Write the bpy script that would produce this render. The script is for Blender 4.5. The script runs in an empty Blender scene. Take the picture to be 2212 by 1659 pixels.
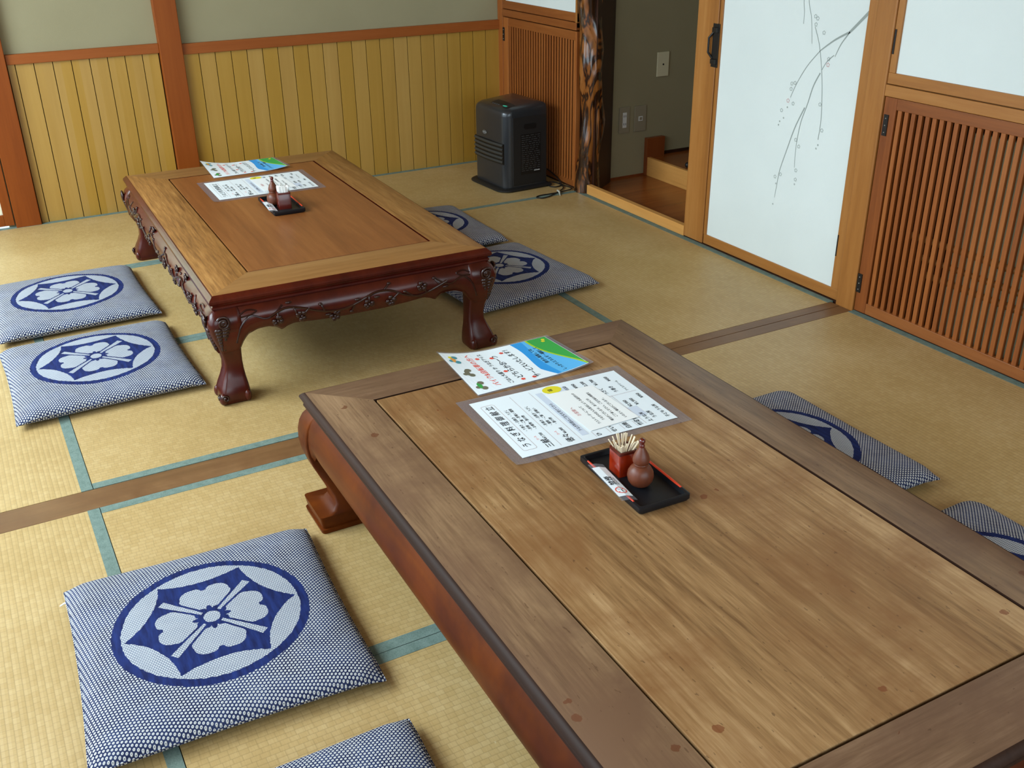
import bpy, bmesh, math, random
from mathutils import Vector, Matrix, noise
rnd = random.Random(7)
D = bpy.data
scn = bpy.context.scene
COL = scn.collection
PI = math.pi

# ------------------------------------------------------------------ camera
cam = D.cameras.new('camera'); camo = D.objects.new('camera', cam); COL.objects.link(camo)
camo.location = (-2.95421548, -5.52294706, 1.51789294)
camo.rotation_mode = 'XYZ'
camo.rotation_euler = (1.11082489, 0.01100452, -0.50393106)
cam.sensor_fit = 'HORIZONTAL'; cam.sensor_width = 36.0
cam.lens = 36.0 * 2174.76644 / 2212.0
cam.clip_start = 0.02
scn.camera = camo
scn.view_settings.view_transform = 'Standard'
scn.view_settings.look = 'None'
scn.view_settings.exposure = 0.45
scn.view_settings.gamma = 1.0
scn.view_settings.use_curve_mapping = False

# ------------------------------------------------------------------ light
world = D.worlds.new('world'); scn.world = world; world.use_nodes = True
bg = world.node_tree.nodes['Background']
bg.inputs[0].default_value = (0.72, 0.85, 1.0, 1); bg.inputs[1].default_value = 1.0

def area(name, loc, rot, sx, sy, power, color):
    l = D.lights.new(name, 'AREA'); l.shape = 'RECTANGLE'; l.size = sx; l.size_y = sy
    l.energy = power; l.color = color
    o = D.objects.new(name, l); o.location = loc; o.rotation_euler = rot; COL.objects.link(o)
    return o
# daylight outside the left-hand windows (emits towards +x) and the windows behind the camera (+y)
DAY = (0.78, 0.94, 1.0)
TILT = -PI / 2 + math.radians(36)
# sky light falling steeply through the tall left windows, and the flatter light from outside
area('skylight_far_left_window', (-4.95, -1.70, 2.55), (0, TILT, 0), 1.6, 2.6, 150, DAY)
area('skylight_near_left_window', (-4.95, -4.50, 2.55), (0, TILT, 0), 1.6, 2.8, 42, DAY)
area('daylight_left_window', (-4.30, -2.30, 1.25), (0, -PI / 2, 0), 1.7, 3.8, 28, DAY)
area('daylight_behind_paper_screen', (-3.28, 0.45, 0.95), (-PI / 2, 0, 0), 0.95, 1.7, 38, DAY)
area('daylight_rear_window', (-1.9, -7.05, 1.55), (PI / 2, 0, 0), 3.4, 1.8, 50, DAY)
l_hall = area('hall_fill_light', (1.15, -1.9, 2.1), (0, 0, 0), 0.5, 0.9, 1.6, (1.0, 0.95, 0.85))  # soft fill added under the closed hall ceiling

# ------------------------------------------------------------------ helpers
def S(r, g, b):
    f = lambda c: (c / 255 / 12.92) if c <= 10.31475 else ((c / 255 + 0.055) / 1.055) ** 2.4
    return (f(r), f(g), f(b), 1.0)

class NT:
    """small helper around a material node tree"""
    def __init__(s, name):
        s.m = D.materials.new(name); s.m.use_nodes = True
        s.t = s.m.node_tree; s.n = s.t.nodes; s.l = s.t.links
        s.b = s.n['Principled BSDF']; s.out = s.n['Material Output']
    def node(s, typ, **kw):
        n = s.n.new(typ)
        for k, v in kw.items(): setattr(n, k, v)
        return n
    def put(s, sock, v):
        if isinstance(v, V): s.l.new(v.s, sock)
        elif isinstance(v, bpy.types.NodeSocket): s.l.new(v, sock)
        elif isinstance(v, (tuple, list)) and len(v) == 3 and sock.type == 'RGBA': sock.default_value = (*v, 1)
        else: sock.default_value = v
    def math(s, op, *a):
        n = s.node('ShaderNodeMath', operation=op)
        for i, x in enumerate(a): s.put(n.inputs[i], x)
        return V(s, n.outputs[0])
    def coord(s, kind='Object', scale=(1, 1, 1), rot=(0, 0, 0), loc=(0, 0, 0)):
        tc = s.node('ShaderNodeTexCoord'); mp = s.node('ShaderNodeMapping')
        s.l.new(tc.outputs[kind], mp.inputs[0])
        mp.inputs['Scale'].default_value = scale; mp.inputs['Rotation'].default_value = rot; mp.inputs['Location'].default_value = loc
        return mp.outputs[0]
    def noise(s, vec, scale=5, detail=4, rough=0.55, dist=0.0):
        n = s.node('ShaderNodeTexNoise'); s.put(n.inputs['Vector'], vec)
        n.inputs['Scale'].default_value = scale; n.inputs['Detail'].default_value = detail
        n.inputs['Roughness'].default_value = rough; n.inputs['Distortion'].default_value = dist
        return V(s, n.outputs['Fac'])
    def ramp(s, fac, stops):
        n = s.node('ShaderNodeValToRGB'); s.put(n.inputs[0], fac)
        e = n.color_ramp.elements
        while len(e) < len(stops): e.new(0.5)
        for i, (p, c) in enumerate(stops): e[i].position = p; e[i].color = c if len(c) == 4 else (*c, 1)
        return n.outputs[0]
    def mix(s, fac, a, b, mode='MIX'):
        n = s.node('ShaderNodeMix', data_type='RGBA', blend_type=mode)
        s.put(n.inputs[0], fac); s.put(n.inputs[6], a); s.put(n.inputs[7], b)
        return n.outputs[2]
    def bump(s, h, strength=0.3, dist=0.002):
        n = s.node('ShaderNodeBump'); n.inputs['Strength'].default_value = strength; n.inputs['Distance'].default_value = dist
        s.put(n.inputs['Height'], h); s.l.new(n.outputs[0], s.b.inputs['Normal'])
    def base(s, c, rough=0.5, spec=0.5, metal=0.0, coat=0.0):
        s.put(s.b.inputs['Base Color'], c); s.put(s.b.inputs['Roughness'], rough)
        s.b.inputs['Specular IOR Level'].default_value = spec; s.b.inputs['Metallic'].default_value = metal
        s.b.inputs['Coat Weight'].default_value = coat; s.b.inputs['Coat Roughness'].default_value = 0.12
        return s.m
class V:
    def __init__(s, nt, sock): s.nt = nt; s.s = sock
    def __add__(s, o): return s.nt.math('ADD', s, o)
    def __radd__(s, o): return s.nt.math('ADD', o, s)
    def __sub__(s, o): return s.nt.math('SUBTRACT', s, o)
    def __rsub__(s, o): return s.nt.math('SUBTRACT', o, s)
    def __mul__(s, o): return s.nt.math('MULTIPLY', s, o)
    __rmul__ = __mul__
    def __truediv__(s, o): return s.nt.math('DIVIDE', s, o)
    def lt(s, o): return s.nt.math('LESS_THAN', s, o)
    def gt(s, o): return s.nt.math('GREATER_THAN', s, o)
    def max(s, o): return s.nt.math('MAXIMUM', s, o)
    def min(s, o): return s.nt.math('MINIMUM', s, o)
    def abs(s): return s.nt.math('ABSOLUTE', s)

def plain(name, c, rough=0.5, spec=0.5, metal=0.0, coat=0.0):
    return NT(name).base(c, rough, spec, metal, coat)

def wood(name, dark, mid, light, axis='Z', rough=0.45, fine=55, streak=6, spec=0.4, coat=0.0, spots=None, wear=None, bump=0.15, con=None):
    """straight-grained wood; axis = direction of the grain"""
    t = NT(name)
    k = {'X': (0.06, 1, 1), 'Y': (1, 0.06, 1), 'Z': (1, 1, 0.06)}[axis]
    oi = t.node('ShaderNodeObjectInfo')
    vec = t.coord('Object', k)
    va = t.node('ShaderNodeVectorMath', operation='ADD'); t.l.new(vec, va.inputs[0])
    cmb = t.node('ShaderNodeCombineXYZ')
    r13 = V(t, oi.outputs['Random']) * 13.0
    for i in range(3): t.put(cmb.inputs[i], r13)
    t.l.new(cmb.outputs[0], va.inputs[1]); vec = va.outputs[0]
    n1 = t.noise(vec, streak, 5, 0.6, 0.7)
    n2 = t.noise(vec, fine, 4, 0.7, 0.3)
    if con:
        n3 = t.noise(vec, fine * 2.6, 3, 0.6, 0.2)
        f = n1 * 0.40 + n2 * 0.35 + n3 * 0.25
        c = t.ramp(f, [(0.5 - con, dark), (0.5, mid), (0.5 + con, light)])
    else:
        f = n1 * 0.62 + n2 * 0.38
        c = t.ramp(f, [(0.30, dark), (0.50, mid), (0.70, light)])
    if wear:
        n3 = t.noise(t.coord('Object', (1, 1, 1)), 3.2, 5, 0.65, 0.4)
        c = t.mix(t.ramp(n3, [(0.42, (0, 0, 0)), (0.66, (1, 1, 1))]), c, wear)
    if spots:
        vo = t.node('ShaderNodeTexVoronoi'); t.put(vo.inputs['Vector'], t.coord('Object', (1, 1, 1)))
        vo.inputs['Scale'].default_value = 9.0
        w = t.noise(t.coord('Object'), 60, 3, 0.6)
        dd = V(t, vo.outputs['Distance']) + (w - 0.5) * 0.12
        big = t.noise(t.coord('Object'), 2.3, 2, 0.5)
        msk = dd.lt(0.080) * big.gt(0.47)
        c = t.mix(msk * 0.7, c, spots)
        n5 = t.noise(t.coord('Object', tuple(0.35 if a < 1 else 1 for a in k)), 130, 2, 0.5)
        c = t.mix(n5.lt(0.285) * 0.5, c, S(70, 45, 28))
    t.bump(n2, bump, 0.001)
    return t.base(c, rough, spec, 0, coat)

def link(name, me, parent=None):
    o = D.objects.new(name, me); COL.objects.link(o)
    if parent: o.parent = parent
    return o
def build(name, bm, mats, parent=None, smooth=None, bevel=None, loc=None, rot=None):
    me = D.meshes.new(name)
    bmesh.ops.recalc_face_normals(bm, faces=bm.faces[:])
    bm.to_mesh(me); bm.free()
    for m in (mats if isinstance(mats, (list, tuple)) else [mats]): me.materials.append(m)
    if smooth is not None:
        me.polygons.foreach_set('use_smooth', [True] * len(me.polygons))
        me.set_sharp_from_angle(angle=math.radians(smooth))
    o = link(name, me, parent)
    if loc: o.location = loc
    if rot: o.rotation_euler = rot
    if bevel:
        b = o.modifiers.new('bevel', 'BEVEL'); b.width = bevel; b.segments = 2; b.limit_method = 'ANGLE'; b.angle_limit = 0.6
    return o
def thing(name, label, cat, loc=(0, 0, 0), rz=0, group=None):
    o = D.objects.new(name, None); COL.objects.link(o); o.empty_display_size = 0.1
    o.location = loc; o.rotation_euler = (0, 0, rz)
    return tag(o, label, cat, group)
def tag(o, label, cat, group=None):
    o['label'] = label; o['category'] = cat
    if group: o['group'] = group
    return o
def struct(o):
    o['kind'] = 'structure'; return o
def tree_copy(o, loc=None, rz=None, label=None, group=None, parent=None):
    c = o.copy(); COL.objects.link(c)
    if parent: c.parent = parent
    if loc is not None: c.location = loc
    if rz is not None: c.rotation_euler = (0, 0, rz)
    if label: c['label'] = label
    if group: c['group'] = group
    for ch in [x for x in D.objects if x.parent is o]:
        tree_copy(ch, parent=c)
    return c

def box(bm, x0, x1, y0, y1, z0, z1, mi=0):
    vs = [bm.verts.new(p) for p in ((x0, y0, z0), (x1, y0, z0), (x1, y1, z0), (x0, y1, z0), (x0, y0, z1), (x1, y0, z1), (x1, y1, z1), (x0, y1, z1))]
    for q in ((0, 3, 2, 1), (4, 5, 6, 7), (0, 1, 5, 4), (1, 2, 6, 5), (2, 3, 7, 6), (3, 0, 4, 7)):
        bm.faces.new([vs[i] for i in q]).material_index = mi
def bx(*a, **k):
    bm = bmesh.new(); box(bm, *a, **k); return bm
def prism(bm, pts, z0, z1, mi=0):
    a = [bm.verts.new((x, y, z0)) for x, y in pts]; b = [bm.verts.new((x, y, z1)) for x, y in pts]
    n = len(pts)
    bm.faces.new(a[::-1]).material_index = mi; bm.faces.new(b).material_index = mi
    for i in range(n): bm.faces.new((a[i], a[(i + 1) % n], b[(i + 1) % n], b[i])).material_index = mi
def loft(bm, rings, cap0=True, cap1=True, closed=True, mi=0):
    R = [[bm.verts.new(p) for p in r] for r in rings]
    n = len(R[0])
    for a, b in zip(R, R[1:]):
        for i in range(n if closed else n - 1):
            bm.faces.new((a[i], a[(i + 1) % n], b[(i + 1) % n], b[i])).material_index = mi
    if cap0: bm.faces.new(R[0][::-1]).material_index = mi
    if cap1: bm.faces.new(R[-1]).material_index = mi
def tube(bm, pts, r, seg=8, mi=0, closed=False):
    pts = [Vector(p) for p in pts]; n = len(pts); rings = []
    up = Vector((0, 0, 1)); prev = None
    for i, p in enumerate(pts):
        t = (pts[(i + 1) % n] - pts[i - 1]) if closed else (pts[min(i + 1, n - 1)] - pts[max(i - 1, 0)])
        t = t.normalized() if t.length > 1e-9 else Vector((0, 0, 1))
        if prev is None:
            prev = t.orthogonal().normalized()
        u = (prev - t * prev.dot(t))
        u = u.normalized() if u.length > 1e-6 else t.orthogonal().normalized()
        prev = u; w = t.cross(u)
        rr = r[i] if isinstance(r, (list, tuple)) else r
        rings.append([p + (u * math.cos(a) + w * math.sin(a)) * rr for a in [2 * PI * k / seg for k in range(seg)]])
    if closed: rings.append(rings[0]); loft(bm, rings, False, False, mi=mi); bmesh.ops.remove_doubles(bm, verts=bm.verts[:], dist=1e-6)
    else: loft(bm, rings, mi=mi)
def smoothpath(pts, sub=6):
    P = [Vector(p) for p in pts]; out = []
    for i in range(len(P) - 1):
        p0 = P[max(i - 1, 0)]; p1 = P[i]; p2 = P[i + 1]; p3 = P[min(i + 2, len(P) - 1)]
        for k in range(sub):
            t = k / sub
            out.append(0.5 * ((2 * p1) + (p2 - p0) * t + (2 * p0 - 5 * p1 + 4 * p2 - p3) * t * t + (3 * p1 - p0 - 3 * p2 + p3) * t ** 3))
    out.append(P[-1]); return out
def ball(bm, c, rx, ry=None, rz=None, seg=10, ring=7, mi=0):
    ry = ry or rx; rz = rz or rx
    r = bmesh.ops.create_uvsphere(bm, u_segments=seg, v_segments=ring, radius=1.0, matrix=Matrix.Translation(c) @ Matrix.Diagonal((rx, ry, rz, 1)))
    for v in r['verts']:
        for f in v.link_faces: f.material_index = mi
def lathe(bm, prof, seg=28, mi=0, c=(0, 0)):
    loft(bm, [[(c[0] + r * math.cos(2 * PI * k / seg), c[1] + r * math.sin(2 * PI * k / seg), z) for k in range(seg)] for r, z in prof], mi=mi)
def rrect(hx, hy, r, n=4, cx=0, cy=0):
    out = []
    for sx, sy, a0 in ((1, 1, 0), (-1, 1, PI / 2), (-1, -1, PI), (1, -1, 1.5 * PI)):
        for k in range(n + 1):
            a = a0 + k * PI / 2 / n
            out.append((cx + sx * (hx - r) + r * math.cos(a), cy + sy * (hy - r) + r * math.sin(a)))
    return out

# ------------------------------------------------------------------ materials
M = {}
M['post'] = wood('red_brown_post_wood', S(112, 52, 14), S(134, 66, 20), S(146, 76, 26), 'Z', 0.42, 40, 4, 0.2)
M['rail'] = wood('red_brown_rail_wood', S(128, 64, 24), S(146, 78, 32), S(160, 90, 42), 'X', 0.42, 40, 4, 0.2)
M['frame_z'] = wood('honey_frame_wood_upright', S(132, 82, 34), S(158, 102, 46), S(176, 122, 64), 'Z', 0.42, 45, 4)
M['frame_y'] = wood('honey_frame_wood_level', S(132, 82, 34), S(158, 102, 46), S(176, 122, 64), 'Y', 0.42, 45, 4)
M['latt_z'] = wood('lattice_wood_upright', S(112, 56, 20), S(146, 80, 32), S(168, 104, 52), 'Z', 0.42, 45, 3)
M['latt_y'] = wood('lattice_wood_level', S(108, 54, 20), S(136, 76, 32), S(160, 98, 50), 'Y', 0.42, 45, 3)
M['sill_x'] = wood('threshold_wood', S(92, 64, 38), S(118, 84, 52), S(136, 100, 66), 'X', 0.4, 60, 5, wear=S(104, 70, 42))
M['darkwood'] = wood('dark_stained_wood', S(38, 18, 10), S(52, 26, 14), S(64, 34, 18), 'Z', 0.45)
M['hallfloor'] = wood('polished_hall_floor', S(112, 58, 22), S(140, 76, 32), S(156, 90, 40), 'X', 0.22, 30, 3, 0.5)
M['step'] = wood('step_riser_wood', S(176, 120, 58), S(204, 146, 78), S(216, 160, 92), 'Y', 0.35, 35, 3)
M['stepdark'] = wood('red_brown_step_board', S(104, 50, 22), S(128, 64, 28), S(140, 74, 34), 'Z', 0.35, 35, 3)
M['ceil'] = wood('ceiling_boards', S(150, 110, 66), S(176, 134, 84), S(190, 150, 100), 'X', 0.6)

def plaster(name, c1, c2):
    t = NT(name); n = t.noise(t.coord('Object'), 260, 3, 0.6); n2 = t.noise(t.coord('Object'), 2.5, 3, 0.5)
    c = t.ramp(n2, [(0.3, c1), (0.7, c2)]); t.bump(n, 0.25, 0.0015); return t.base(c, 0.9, 0.15)
M['plaster'] = plaster('olive_grey_plaster', S(150, 142, 112), S(156, 148, 118))
M['white'] = plaster('white_wall_paper', S(214, 221, 219), S(219, 226, 224))

def planks():
    t = NT('yellow_wainscot_boards')
    tc = t.node('ShaderNodeTexCoord'); sp = t.node('ShaderNodeSeparateXYZ'); t.l.new(tc.outputs['Object'], sp.inputs[0])
    wn = t.node('ShaderNodeTexWhiteNoise', noise_dimensions='1D')
    u = (V(t, sp.outputs[0]) + 0.015) / 0.0833
    t.put(wn.inputs['W'], t.math('FLOOR', u))
    vec = t.coord('Object', (1, 1, 0.05))
    va = t.node('ShaderNodeVectorMath', operation='ADD'); t.l.new(vec, va.inputs[0]); cm = t.node('ShaderNodeCombineXYZ')
    t.put(cm.inputs[0], V(t, wn.outputs['Value']) * 40); t.l.new(cm.outputs[0], va.inputs[1])
    n = t.noise(va.outputs[0], 9, 4, 0.55, 0.6); n2 = t.noise(va.outputs[0], 70, 3, 0.6)
    c = t.ramp(n * 0.7 + n2 * 0.3, [(0.30, S(166, 125, 48)), (0.5, S(173, 132, 54)), (0.70, S(179, 139, 62))])
    hs = t.node('ShaderNodeHueSaturation'); t.l.new(c, hs.inputs['Color'])
    t.put(hs.inputs['Value'], V(t, wn.outputs['Value']) * 0.07 + 0.96); t.put(hs.inputs['Saturation'], V(t, wn.outputs['Value']) * -0.08 + 1.02)
    return t.base(hs.outputs[0], 0.42, 0.4)
M['planks'] = planks()
M['gap'] = plain('dark_gap', S(40, 28, 16), 0.8, 0.1)
M['black_iron'] = plain('black_iron', S(26, 22, 20), 0.45, 0.5, 0.3)
M['nail'] = plain('bright_nail', S(190, 190, 185), 0.35, 0.5, 0.8)

def tatami():
    t = NT('woven_rush')
    tc = t.node('ShaderNodeTexCoord'); sp = t.node('ShaderNodeSeparateXYZ'); t.l.new(tc.outputs['Object'], sp.inputs[0])
    x, y = V(t, sp.outputs[0]), V(t, sp.outputs[1])
    row = y / 0.0142
    rf = t.math('FRACT', row); rid = t.math('FLOOR', row)
    ridge = 1.0 - ((rf - 0.5) * 2.0).abs()                       # 0 in the groove, 1 on the ridge
    groove = t.ramp(ridge, [(0.0, (0, 0, 0)), (0.22, (1, 1, 1))])
    wn0 = t.node('ShaderNodeTexWhiteNoise', noise_dimensions='1D'); t.put(wn0.inputs['W'], rid)
    bxp = x / 0.019 + V(t, wn0.outputs['Value']) * 3.0 + (rid * 0.5)
    bf = t.math('FRACT', bxp); bid = t.math('FLOOR', bxp)
    cm = t.node('ShaderNodeCombineXYZ'); t.put(cm.inputs[0], bid); t.put(cm.inputs[1], rid)
    wn = t.node('ShaderNodeTexWhiteNoise', noise_dimensions='2D'); t.l.new(cm.outputs[0], wn.inputs['Vector'])
    brick = ((bf - 0.5).abs() * 2.0).lt(0.90)
    fin = t.noise(t.coord('Object', (380, 26, 1)), 1.0, 2, 0.6)
    big = t.noise(t.coord('Object', (1.4, 1.4, 1)), 1.6, 5, 0.6)
    val = V(t, wn.outputs['Value']) * 0.10 + fin * 0.25 + big * 0.5
    c = t.ramp(val, [(0.26, S(166, 136, 84)), (0.43, S(180, 151, 100)), (0.60, S(194, 167, 119))])
    dark = t.mix(0.4, c, S(112, 92, 52))
    c = t.mix(groove, dark, c)
    c = t.mix(t.math('MULTIPLY', 1.0 - brick, 0.22), c, S(112, 92, 52))
    # pale scuffs
    sc = t.noise(t.coord('Object', (26, 7, 1)), 2.0, 4, 0.7)
    c = t.mix(sc.gt(0.72) * 0.4, c, S(214, 200, 164))
    t.bump(ridge * 0.7 + brick * 0.3, 0.35, 0.0012)
    return t.base(c, 0.45, 0.5)
M['tatami'] = tatami()
def heri():
    t = NT('sea_green_border_cloth')
    n = t.noise(t.coord('Object', (1, 1, 1)), 420, 2, 0.5); n2 = t.noise(t.coord('Object'), 40, 3, 0.6)
    c = t.ramp(n * 0.5 + n2 * 0.5, [(0.35, S(90, 108, 100)), (0.5, S(108, 126, 118)), (0.65, S(119, 137, 129))])
    t.bump(n, 0.3, 0.0006); return t.base(c, 0.85, 0.2)
M['heri'] = heri()

def cushion_cloth():
    t = NT('indigo_tie_dyed_cloth')
    tc = t.node('ShaderNodeTexCoord'); sp = t.node('ShaderNodeSeparateXYZ'); t.l.new(tc.outputs['Object'], sp.inputs[0])
    X, Y, Z = (V(t, o) for o in sp.outputs[:3])
    wob = (t.noise(t.coord('Object'), 90, 2, 0.5) - 0.5) * 0.006
    r = t.math('SQRT', X * X + Y * Y)
    rw = r + wob
    ang = t.math('ARCTAN2', Y, X)
    # concave six-pointed star: outside if within lens arcs (circles centred outside)
    sec = t.math('PINGPONG', ang + 6 * PI, PI / 6)           # 0 at a tip direction, pi/6 between tips
    px = r * t.math('COSINE', sec); py = r * t.math('SINE', sec)
    # boundary arc: circle through tip (0.187,0) bulging inwards, centre on bisector at distance dc
    dc = 0.300; bis = PI / 6; tip = 0.187; dip = 0.140
    # circle radius so that the tip lies on it, centre at dc2 along the bisector
    ca, sa = math.cos(bis), math.sin(bis)
    # |tip - c|=R and dc2 - R = dip
    dc2 = (tip * tip - dip * dip) / (2 * (tip * ca - dip)); Rr = dc2 - dip
    ddx = px - dc2 * ca; ddy = py - dc2 * sa
    star = t.math('SQRT', ddx * ddx + ddy * ddy).gt(Rr + 0.0) if True else None
    if Rr < 0:   # centre on the inner side: convex case never used
        star = None
    star = (t.math('SQRT', ddx * ddx + ddy * ddy) + wob).gt(abs(Rr)) if Rr > 0 else star
    star = star * rw.lt(0.190)
    # petals: four, centred on the axes
    pa = t.math('PINGPONG', ang + 6 * PI, PI / 4)
    qx = r * t.math('COSINE', pa); qy = r * t.math('SINE', pa)
    def ell(cx, cy, rx, ry):
        a = (qx - cx) / rx; b = (qy - cy) / ry
        return (a * a + b * b + wob * 6.0)
    pet = ell(0.070, 0.010, 0.036, 0.044).min(ell(0.092, 0.028, 0.026, 0.027)).lt(1.0)
    wedge = (qx.gt(0.027)) * (qx.lt(0.075)) * qy.lt((qx - 0.020) * 0.72)
    lobe = ((qx - 0.104) * (qx - 0.104) + (qy - 0.019) * (qy - 0.019)).lt(0.0135 ** 2).max(((qx - 0.082) * (qx - 0.082) + (qy - 0.043) * (qy - 0.043)).lt(0.0145 ** 2))
    pet = pet.max(wedge).max(lobe)
    notch = ((qx - 0.122) * (qx - 0.122) / (0.016 * 0.016) + (qy * qy) / (0.010 * 0.010)).lt(1.0)
    core = ((qx - 0.028) * (qx - 0.028) / (0.014 * 0.014) + (qy * qy) / (0.0065 * 0.0065)).lt(1.0)
    # stamens on the diagonals
    da = PI / 4 - pa
    sx_ = r * t.math('COSINE', da); sy_ = r * t.math('SINE', da)
    sw = t.math('SUBTRACT', sx_ * 0.055 + 0.0022, 0.0)
    stam = sx_.gt(0.026) * sx_.lt(0.136) * sy_.abs().lt(sw + wob * 0.2)
    gap = sx_.gt(0.020) * sy_.abs().lt(sw + 0.0055)            # navy line either side of a stamen
    pet = pet * (1.0 - gap) * (1.0 - notch) * (1.0 - core)
    disc = rw.lt(0.0185)
    flower = pet.max(stam).max(disc)
    inside = rw.lt(0.193)
    ring = rw.lt(0.213) * rw.gt(0.193)
    navy = ring.max(star * (1.0 - flower))
    top = Z.gt(0.028)
    navy = navy * top
    pale = inside * (1.0 - navy) * top                          # pale parts inside the ring
    # tie-dye dots, laid on a diagonal grid
    def dots(pitch, ux, uy, r0, r1):
        u = (X * ux + Y * uy) / pitch; w_ = (X * -uy + Y * ux) / (pitch * 0.86)
        ri = t.math('FLOOR', w_)
        uu = u + t.math('MODULO', ri + 4000.0, 2.0) * 0.5
        fu = t.math('FRACT', uu + 4000.0) - 0.5; fw = t.math('FRACT', w_ + 4000.0) - 0.5
        return t.math('SQRT', fu * fu + fw * fw)
    w2 = (t.noise(t.coord('Object'), 26, 2, 0.5) - 0.5)
    d1 = dots(0.0080, math.cos(0.72), math.sin(0.72), 0, 0) + w2 * 0.10
    m1 = t.ramp(d1, [(0.06, (0.0, 0.0, 0.0)), (0.13, (1, 1, 1)), (0.27, (1, 1, 1)), (0.41, (0, 0, 0))])
    d2 = dots(0.0060, math.cos(0.05), math.sin(0.05), 0, 0) + w2 * 0.06
    m2 = t.ramp(d2, [(0.36, (1, 1, 1)), (0.52, (0, 0, 0))])
    blue = t.ramp(t.noise(t.coord('Object'), 14, 4, 0.6), [(0.35, S(26, 34, 70)), (0.65, S(46, 58, 96))])
    c = t.mix(m1, blue, S(212, 213, 212))
    cp = t.mix(m2, S(92, 102, 130), S(186, 190, 194))
    c = t.mix(pale, c, cp)
    streak = t.noise(t.coord('Object', (90, 14, 14)), 1.0, 3, 0.6)
    nv = t.ramp(streak, [(0.35, S(14, 24, 70)), (0.7, S(28, 46, 106))])
    c = t.mix(navy, c, nv)
    h = t.mix(pale, m1, m2)
    hb = t.node('ShaderNodeRGBToBW'); t.l.new(h, hb.inputs[0])
    t.bump(V(t, hb.outputs[0]) * (1.0 - navy), 0.5, 0.0022)
    return t.base(c, 0.85, 0.2)
M['cushion'] = cushion_cloth()

M['t1_y'] = wood('worn_table_top_lengthwise', S(106, 74, 43), S(150, 114, 74), S(182, 147, 105), 'Y', 0.42, 60, 9, 0.4, spots=S(112, 56, 28), wear=S(128, 88, 52), con=0.13)
M['t1_x'] = wood('worn_table_top_crosswise', S(82, 58, 40), S(112, 84, 62), S(134, 104, 80), 'X', 0.42, 70, 7, 0.4, spots=S(92, 48, 26), wear=S(100, 72, 54), con=0.14)
M['t1_ry'] = wood('worn_rail_lengthwise', S(84, 60, 42), S(122, 94, 68), S(146, 116, 86), 'Y', 0.42, 70, 7, 0.4, spots=S(92, 48, 26), wear=S(106, 78, 58), con=0.14)
M['t1_leg'] = wood('orange_brown_varnish', S(72, 28, 5), S(98, 44, 8), S(118, 58, 14), 'Y', 0.42, 30, 5, 0.12, wear=S(66, 26, 9))
M['t2_y'] = wood('brown_table_top_lengthwise', S(104, 66, 30), S(146, 100, 50), S(176, 130, 74), 'Y', 0.40, 60, 9, 0.4, con=0.13)
M['t2_x'] = wood('brown_table_top_crosswise', S(104, 70, 36), S(140, 98, 54), S(160, 118, 70), 'X', 0.40, 70, 7, 0.4)
M['t2_p'] = wood('red_brown_centre_panel', S(104, 58, 26), S(134, 80, 38), S(156, 100, 52), 'Y', 0.34, 60, 5, 0.45)
M['lacquer'] = wood('dark_red_lacquered_wood', S(46, 9, 5), S(68, 17, 8), S(86, 27, 12), 'Z', 0.27, 20, 4, 0.4, coat=0.06, bump=0.03)
M['carve'] = plain('blackened_red_carving', S(44, 15, 11), 0.28, 0.5, 0, 0.2)
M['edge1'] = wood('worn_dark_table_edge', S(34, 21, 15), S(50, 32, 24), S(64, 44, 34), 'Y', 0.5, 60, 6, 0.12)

def log_wood():
    t = NT('gnarled_polished_log')
    vec = t.coord('Object', (5, 5, 1.6))
    w = t.node('ShaderNodeTexWave', wave_type='RINGS', rings_direction='SPHERICAL')
    n = t.node('ShaderNodeTexNoise'); t.l.new(vec, n.inputs['Vector']); n.inputs['Scale'].default_value = 1.7; n.inputs['Detail'].default_value = 3; n.inputs['Distortion'].default_value = 1.6
    f = t.math('SINE', V(t, n.outputs['Fac']) * 24.0) * 0.5 + 0.5
    c = t.ramp(f, [(0.06, S(48, 26, 12)), (0.26, S(100, 54, 20)), (0.45, S(132, 76, 30)), (0.9, S(142, 86, 38))])
    big = t.noise(t.coord('Object', (6, 6, 3.5)), 1.2, 3, 0.6)
    c = t.mix(t.ramp(big, [(0.52, (0, 0, 0)), (0.64, (1, 1, 1))]), c, S(44, 26, 15))
    return t.base(c, 0.19, 0.5, 0, 0.35)
M['log'] = log_wood()
M['paper'] = plain('white_paper', S(236, 246, 253), 0.35, 0.5)
M['slip'] = plain('cream_notice_paper', S(240, 243, 244), 0.6, 0.3)
def film():
    t = NT('clear_laminate_film')
    tr = t.node('ShaderNodeBsdfTransparent'); tr.inputs[0].default_value = (0.93, 0.93, 0.95, 1)
    df = t.node('ShaderNodeBsdfPrincipled'); df.inputs['Base Color'].default_value = S(190, 190, 200); df.inputs['Roughness'].default_value = 0.18
    mx = t.node('ShaderNodeMixShader'); mx.inputs[0].default_value = 0.13
    t.l.new(tr.outputs[0], mx.inputs[1]); t.l.new(df.outputs[0], mx.inputs[2]); t.l.new(mx.outputs[0], t.out.inputs[0])
    return t.m
M['film'] = film()
M['ink'] = plain('black_ink', S(34, 34, 40), 0.6, 0.2)
M['red_ink'] = plain('red_ink', S(232, 84, 66), 0.6, 0.2)
M['brown_ink'] = plain('brown_line_ink', S(176, 150, 150), 0.6, 0.2)
M['blue_ink'] = plain('pale_blue_ink', S(206, 216, 232), 0.6, 0.2)
M['yellow_ink'] = plain('yellow_ink', S(226, 214, 52), 0.6, 0.2)
M['sky_ink'] = plain('sky_blue_ink', S(92, 178, 232), 0.55, 0.3)
M['deep_ink'] = plain('deep_blue_ink', S(48, 150, 222), 0.55, 0.3)
M['green_ink'] = plain('green_ink', S(58, 160, 72), 0.55, 0.3)
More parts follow.
